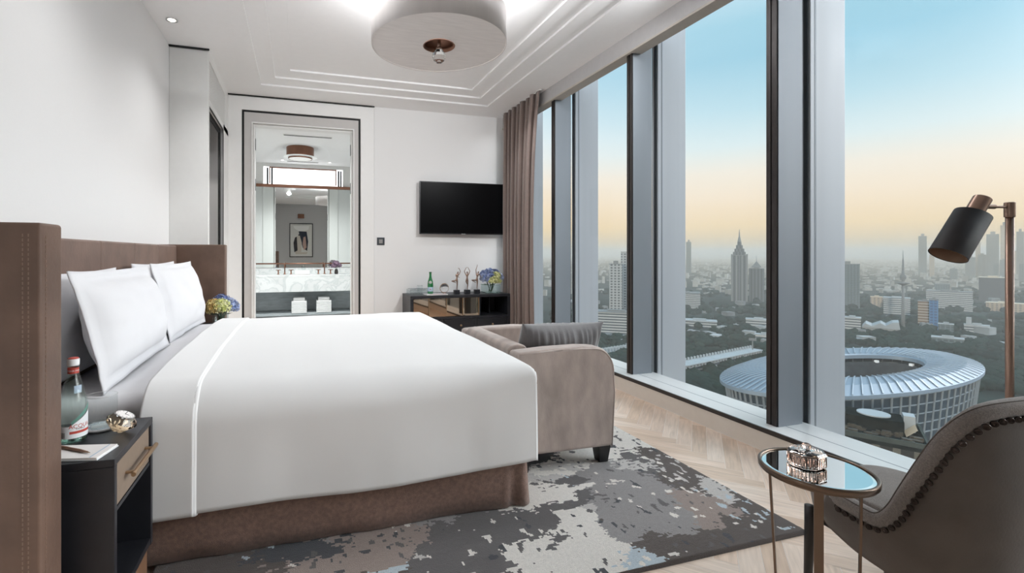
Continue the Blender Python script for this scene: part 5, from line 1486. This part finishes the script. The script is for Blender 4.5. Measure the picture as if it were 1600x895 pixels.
bm = B(); cyl(bm, (0,0,0), (0,0,30*sm), .9, .6, 8); obj('pole', bm, M['concrete'], t)
obj('lamp_head', bx(-6*sm/1.2, 6*sm/1.2, -1, 1, 30*sm, 33.5*sm), M['concrete'], t)

# neighbouring high-rise roof just below the window
pa = at(1366, 655, 200)
t = thing('rooftop', 'dark rooftop of a neighbouring tower with round helipad and plant machinery', 'building', (pa.x, pa.y, GZ), -.98)
hR = pa.z-GZ
fr = FG
obj('tower_walls', bx(-12, 13, -13, 13, 0, hR-6), facade('facade_bands', srgb(96,98,92), srgb(26,30,32), 6, 300, .62, 1.0), t)
obj('roof_deck', bx(-14, 15, -15, 15, hR-6, hR-4.5), pmat('roof_deck', srgb(34,38,38), .9, var=.5, vscale=.4, spec=0), t)
bm = B()
for q in ((-14,15,-15,-14.2),(-14,15,14.2,15),(-14,-13.2,-14.2,14.2),(14.2,15,-14.2,14.2)): box(bm, q[0],q[1],q[2],q[3], hR-4.49, hR-2.6)
obj('parapet', bm, pmat('dark_parapet', srgb(74,80,78), .8, var=.2, vscale=.3, spec=0), t)
obj('plant_room', bx(-9, 9, -2, 11, hR-4.49, hR+1.0), pmat('plant_room', srgb(34,38,37), .9, var=.4, vscale=.5, spec=0), t)
bm = B(); lathe(bm, [(0, hR+1.05), (5.5, hR+1.05), (5.5, hR+1.5), (0, hR+1.5)], 40, (0, 5, 0)); obj('helipad', bm, M['roofpale'], t)
bm = B(); rr = random.Random(5)
for k in range(34):
    x, y = rr.uniform(-12.5, 13), rr.uniform(-13.4, -3); s = rr.uniform(.5, 1.6); box(bm, x-s, x+s, y-s*.6, y+s*.6, hR-4.48, hR-4.48+rr.uniform(.6, 2.2))
obj('machinery', bm, pmat('machinery', srgb(70,66,58), .6, .3, var=.5, vscale=.6), t)
bm = B()
for k in range(9): cyl(bm, (-9.5, -2+k*1.5, hR-4.4), (-12.5, -2+k*1.5, hR-1), .2, seg=6); cyl(bm, (9.5, -2+k*1.5, hR-4.4), (12.8, -2+k*1.5, hR-1), .2, seg=6)
obj('strut_frames', bm, M['rooflit'], t)
obj('stair_box', bx(9.4, 13, 6, 12, hR-4.48, hR+2), M['roofpale'], t)

# trees and the wide low city: nobody could count these
rt = random.Random(11)
def blobs(name, n, place, mat, label, cat):
    bm = B()
    base = B(); bmesh.ops.create_icosphere(base, subdivisions=1, radius=1); bv = [v.co.copy() for v in base.verts]; bf = [[v.index for v in f.verts] for f in base.faces]; base.free()
    for k in range(n):
        p, s = place(k)
        if p is None: continue
        vs = [bm.verts.new(p+Vector((c.x*s*rt.uniform(.8,1.2), c.y*s*rt.uniform(.8,1.2), c.z*s*.75*rt.uniform(.8,1.2)))) for c in bv]
        for f in bf: bm.faces.new([vs[i] for i in f])
    o = obj(name, bm, mat, recalc=False, smooth=True); tag(o, label, cat, kind='stuff'); return o
def tree_place(k):
    u = rt.uniform(860, 1640); v = 396+ (rt.uniform(28**-1.0, 270**-1.0))**-1.0 if False else rt.uniform(455, 690)
    p = atz(u, v, GZ)
    q = Vector((p.x-SC.x, p.y-SC.y))
    # keep clear of the stadium
    i = min(range(0, NS, 4), key=lambda k_: -(Vector((outer[k_].x-SC.x, outer[k_].y-SC.y)).normalized().dot(q.normalized())))
    if q.length < Vector((outer[i].x-SC.x, outer[i].y-SC.y)).length*1.02: return None, 0
    if nz(p.x*.006, p.y*.006, 2) < -.28 and v > 500: return None, 0
    if nz(p.x*.004, p.y*.004, 9) < -.15 and v <= 500: return None, 0
    d = depth(v)
    s = rt.uniform(4.5, 9)*(1 if d < 900 else 1.3)
    return p+Vector((0,0,s*.55)), s
blobs('tree_canopy', 6500, tree_place, M['tree'], 'dark green tree canopy filling the park around the stadium', 'trees')
def city(name, n, vlo, vhi, hmax, mat, label):
    bm = B()
    for k in range(n):
        u = rt.uniform(840, 1660); v = 396+1/rt.uniform(1/(vhi-396), 1/(vlo-396))
        p = atz(u, v, GZ); d = depth(v)
        w = rt.uniform(7, 20)*(1+d/8000); dp = rt.uniform(7, 20); h = 5+hmax*rt.random()**4
        a = rt.uniform(0, PI); c, s = math.cos(a), math.sin(a)
        q = Vector((p.x-SC.x, p.y-SC.y)).length
        if q < 260: continue
        V = [bm.verts.new((p.x+c*x*w/2-s*y*dp/2, p.y+s*x*w/2+c*y*dp/2, z)) for z in (GZ, GZ+h) for x, y in ((-1,-1),(1,-1),(1,1),(-1,1))]
        bm.faces.new(V[4:8])
        for i in range(4): bm.faces.new((V[i], V[(i+1) % 4], V[4+(i+1) % 4], V[4+i]))
    o = obj(name, bm, mat); tag(o, label, 'city', kind='stuff')
city('distant_rooftops', 5200, 403, 462, 24, pmat('distant_roofs', srgb(150,150,146), .8, var=.5, vscale=.01), 'pale haze covered spread of far city rooftops under the skyline')
city('park_houses', 120, 462, 545, 7, pmat('near_roofs', srgb(140,146,150), .8, var=.5, vscale=.02), 'scattered low pale roofs between the trees of the park')

# morning haze hanging over the city
def haze(name, x0, x1, col, label):
    hz_m = bpy.data.materials.new(name); hz_m.use_nodes = True
    nt = hz_m.node_tree; nt.nodes.clear(); o_ = nt.nodes.new('ShaderNodeOutputMaterial'); vs = nt.nodes.new('ShaderNodeVolumeScatter')
    vs.inputs['Color'].default_value = col; vs.inputs['Density'].default_value = HAZE*HALB; vs.inputs['Anisotropy'].default_value = 0
    va_ = nt.nodes.new('ShaderNodeVolumeAbsorption'); va_.inputs['Color'].default_value = (0,0,0,1); va_.inputs['Density'].default_value = HAZE*(1-HALB)
    ad_ = nt.nodes.new('ShaderNodeAddShader'); nt.links.new(vs.outputs[0], ad_.inputs[0]); nt.links.new(va_.outputs[0], ad_.inputs[1]); nt.links.new(ad_.outputs[0], o_.inputs['Volume'])
    # a ring sector round the building: near edge x0, far edge x1
    bm = B(); n = 24; a0, a1 = math.radians(-15), math.radians(165)
    pts = [(x0*math.sin(a0+(a1-a0)*k/n), x0*math.cos(a0+(a1-a0)*k/n)) for k in range(n+1)]+[(x1*math.sin(a1+(a0-a1)*k/n), x1*math.cos(a1+(a0-a1)*k/n)) for k in range(n+1)]
    lo = [bm.verts.new((x, y, GZ-2)) for x, y in pts]; up = [bm.verts.new((x, y, 130)) for x, y in pts]
    bm.faces.new(lo); bm.faces.new(up)
    for k in range(len(pts)): bm.faces.new((lo[k], lo[(k+1) % len(pts)], up[(k+1) % len(pts)], up[k]))
    bmesh.ops.triangulate(bm, faces=bm.faces[:])
    tag(obj('haze', bm, hz_m), label, 'haze', kind='stuff')
haze('near_haze', 60, 1900, (.97,.98,.96,1), 'thin blue grey morning haze over the park and stadium')
haze('far_haze', 1901, 19000, (1,.83,.64,1), 'warm pale morning haze over the far city and skyline')

# ================================================================== light
w = bpy.data.worlds.new('dawn_sky'); scene.world = w; w.use_nodes = True
nt = w.node_tree; nt.nodes.clear(); L = nt.links.new
N = lambda k: nt.nodes.new(k)
out = N('ShaderNodeOutputWorld'); bg = N('ShaderNodeBackground'); tc = N('ShaderNodeTexCoord'); sp = N('ShaderNodeSeparateXYZ')
nrm = N('ShaderNodeVectorMath'); nrm.operation = 'NORMALIZE'; L(tc.outputs['Generated'], nrm.inputs[0]); L(nrm.outputs[0], sp.inputs[0])
ramp = N('ShaderNodeValToRGB'); mr = N('ShaderNodeMapRange'); mr.inputs[1].default_value = -.02; mr.inputs[2].default_value = .42
L(sp.outputs[2], mr.inputs[0]); L(mr.outputs[0], ramp.inputs[0])
def setramp(rm, stops):
    e = rm.color_ramp.elements
    while len(e) > 1: e.remove(e[0])
    e[0].position = stops[0][0]; e[0].color = stops[0][1]
    for p, c in stops[1:]: x = e.new(p); x.color = c
zpos = lambda z: (z+.02)/.44
setramp(ramp, [(0, srgb(196,180,160)), (zpos(.012), srgb(226,198,158)), (zpos(.05), srgb(247,219,172)), (zpos(.10), srgb(248,231,206)), (zpos(.145), srgb(243,236,222)),
               (zpos(.19), srgb(220,236,238)), (zpos(.25), srgb(188,222,234)), (zpos(.33), srgb(150,202,223)), (zpos(.38), srgb(156,206,225)), (1, srgb(190,222,234))])
ramp2 = N('ShaderNodeValToRGB'); L(mr.outputs[0], ramp2.inputs[0])
setramp(ramp2, [(0, srgb(196,180,160)), (zpos(.012), srgb(228,200,156)), (zpos(.05), srgb(248,214,150)), (zpos(.10), srgb(252,224,180)), (zpos(.16), srgb(250,238,222)),
               (zpos(.22), srgb(246,248,248)), (zpos(.30), srgb(214,236,246)), (1, srgb(180,218,238))])
az = N('ShaderNodeVectorMath'); az.operation = 'DOT_PRODUCT'; az.inputs[1].default_value = (math.sin(math.radians(62)), math.cos(math.radians(62)), 0); L(nrm.outputs[0], az.inputs[0])
mz = N('ShaderNodeMapRange'); mz.inputs[1].default_value = .70; mz.inputs[2].default_value = .95; L(az.outputs['Value'], mz.inputs[0])
mx = N('ShaderNodeMix'); mx.data_type = 'RGBA'; L(mz.outputs[0], mx.inputs[0]); L(ramp2.outputs[0], mx.inputs[6]); L(ramp.outputs[0], mx.inputs[7])
# bright part of the morning sky, to the right of and behind the viewpoint
ga, ge = math.radians(GAZ), math.radians(GEL)
gd = N('ShaderNodeVectorMath'); gd.operation = 'DOT_PRODUCT'; gd.inputs[1].default_value = (math.sin(ga)*math.cos(ge), math.cos(ga)*math.cos(ge), math.sin(ge)); L(nrm.outputs[0], gd.inputs[0])
mxx = N('ShaderNodeMath'); mxx.operation = 'MAXIMUM'; mxx.inputs[1].default_value = 0; L(gd.outputs['Value'], mxx.inputs[0])
pw = N('ShaderNodeMath'); pw.operation = 'POWER'; pw.inputs[1].default_value = GEX; L(mxx.outputs[0], pw.inputs[0])
gl = N('ShaderNodeMix'); gl.data_type = 'RGBA'; gl.blend_type = 'ADD'; gl.inputs[0].default_value = 1
gc = N('ShaderNodeVectorMath'); gc.operation = 'SCALE'; gc.inputs[0].default_value = (.97, .985, 1.0); 
gm = N('ShaderNodeMath'); gm.operation = 'MULTIPLY'; gm.inputs[1].default_value = GLOW; L(pw.outputs[0], gm.inputs[0]); L(gm.outputs[0], gc.inputs['Scale'])
L(mx.outputs[2], gl.inputs[6]); L(gc.outputs[0], gl.inputs[7]); L(gl.outputs[2], bg.inputs[0]); bg.inputs[1].default_value = 1.0; L(bg.outputs[0], out.inputs[0])
w.cycles.sampling_method = 'MANUAL'; w.cycles.sample_map_resolution = 1024

def lamp(kind, name, loc, energy, col=(1,1,1), size=.1, rot=(0,0,0), **k):
    l = bpy.data.lights.new(name, kind); l.energy = energy; l.color = col
    if kind == 'AREA': l.size = size
    elif kind == 'SUN': l.angle = size
    else: l.shadow_soft_size = size
    for a, b in k.items(): setattr(l, a, b)
    o = bpy.data.objects.new(name, l); COL.objects.link(o); o.location = loc; o.rotation_euler = rot; return o
# low warm morning sun on the city (comes from behind the building, never enters the room)
s = lamp('SUN', 'sun', (0,0,50), SUN, (1,.84,.66), .02)
s.rotation_euler = Vector((.80, .52, -.20)).to_track_quat('-Z', 'Y').to_euler()
# fill light: spot beams added under the ceiling, without fixtures
WARM = (.98, .99, 1)
for x, y in ((-.45, 2.5), (-.45, 4.2), (2.3, 2.7), (2.3, 3.9), (2.2, 5.0)):
    lamp('SPOT', 'ceiling_fill_beam', (x, y, H-.03), DOWN, WARM, .05, (0,0,0), spot_size=math.radians(130), spot_blend=.9)
for x, y, tx, tz, cone, en in ((-.30, 2.2, 1.0, 1.6, 74, .55), (2.55, 2.4, .7, 1.75, 96, 1.0)):      # added beams without fixtures, brightening the far wall
    o_ = lamp('SPOT', 'wall_fill_beam', (x, y, H-.04), WASH*en, WARM, .05, (0,0,0), spot_size=math.radians(cone), spot_blend=1.0)
    o_.rotation_euler = (Vector((tx, YB, tz))-o_.location).to_track_quat('-Z', 'Y').to_euler()
lamp('AREA', 'drum_fill_light', (CX, CY+.02, 2.80), UPL, WARM, .8, (PI,0,0), shape='DISK')  # uplight added inside the unlit drum to brighten the ceiling
lamp('SPOT', 'bathroom_lamp_glow', (.02, 7.5, 2.618), BATH*5, (.97,1,.99), .04, (0,0,0), spot_size=math.radians(170), spot_blend=1)
lamp('SPOT', 'niche_light', (-.98, 5.4, 2.5), 6, (1,.98,.95), .05, (0,0,0), spot_size=2.2)

vs_ = scene.view_settings
vs_.view_transform = 'Standard'; vs_.look = 'None'; vs_.gamma = 1; vs_.exposure = EXPO; vs_.use_curve_mapping = False
scene.cycles.max_bounces = 10; scene.cycles.diffuse_bounces = 5; scene.cycles.glossy_bounces = 4; scene.cycles.transmission_bounces = 8; scene.cycles.transparent_max_bounces = 12
scene.cycles.volume_bounces = 0
scene.cycles.sample_clamp_indirect = 6
scene.cycles.caustics_reflective = False; scene.cycles.caustics_refractive = False
scene.cycles.use_denoising = True
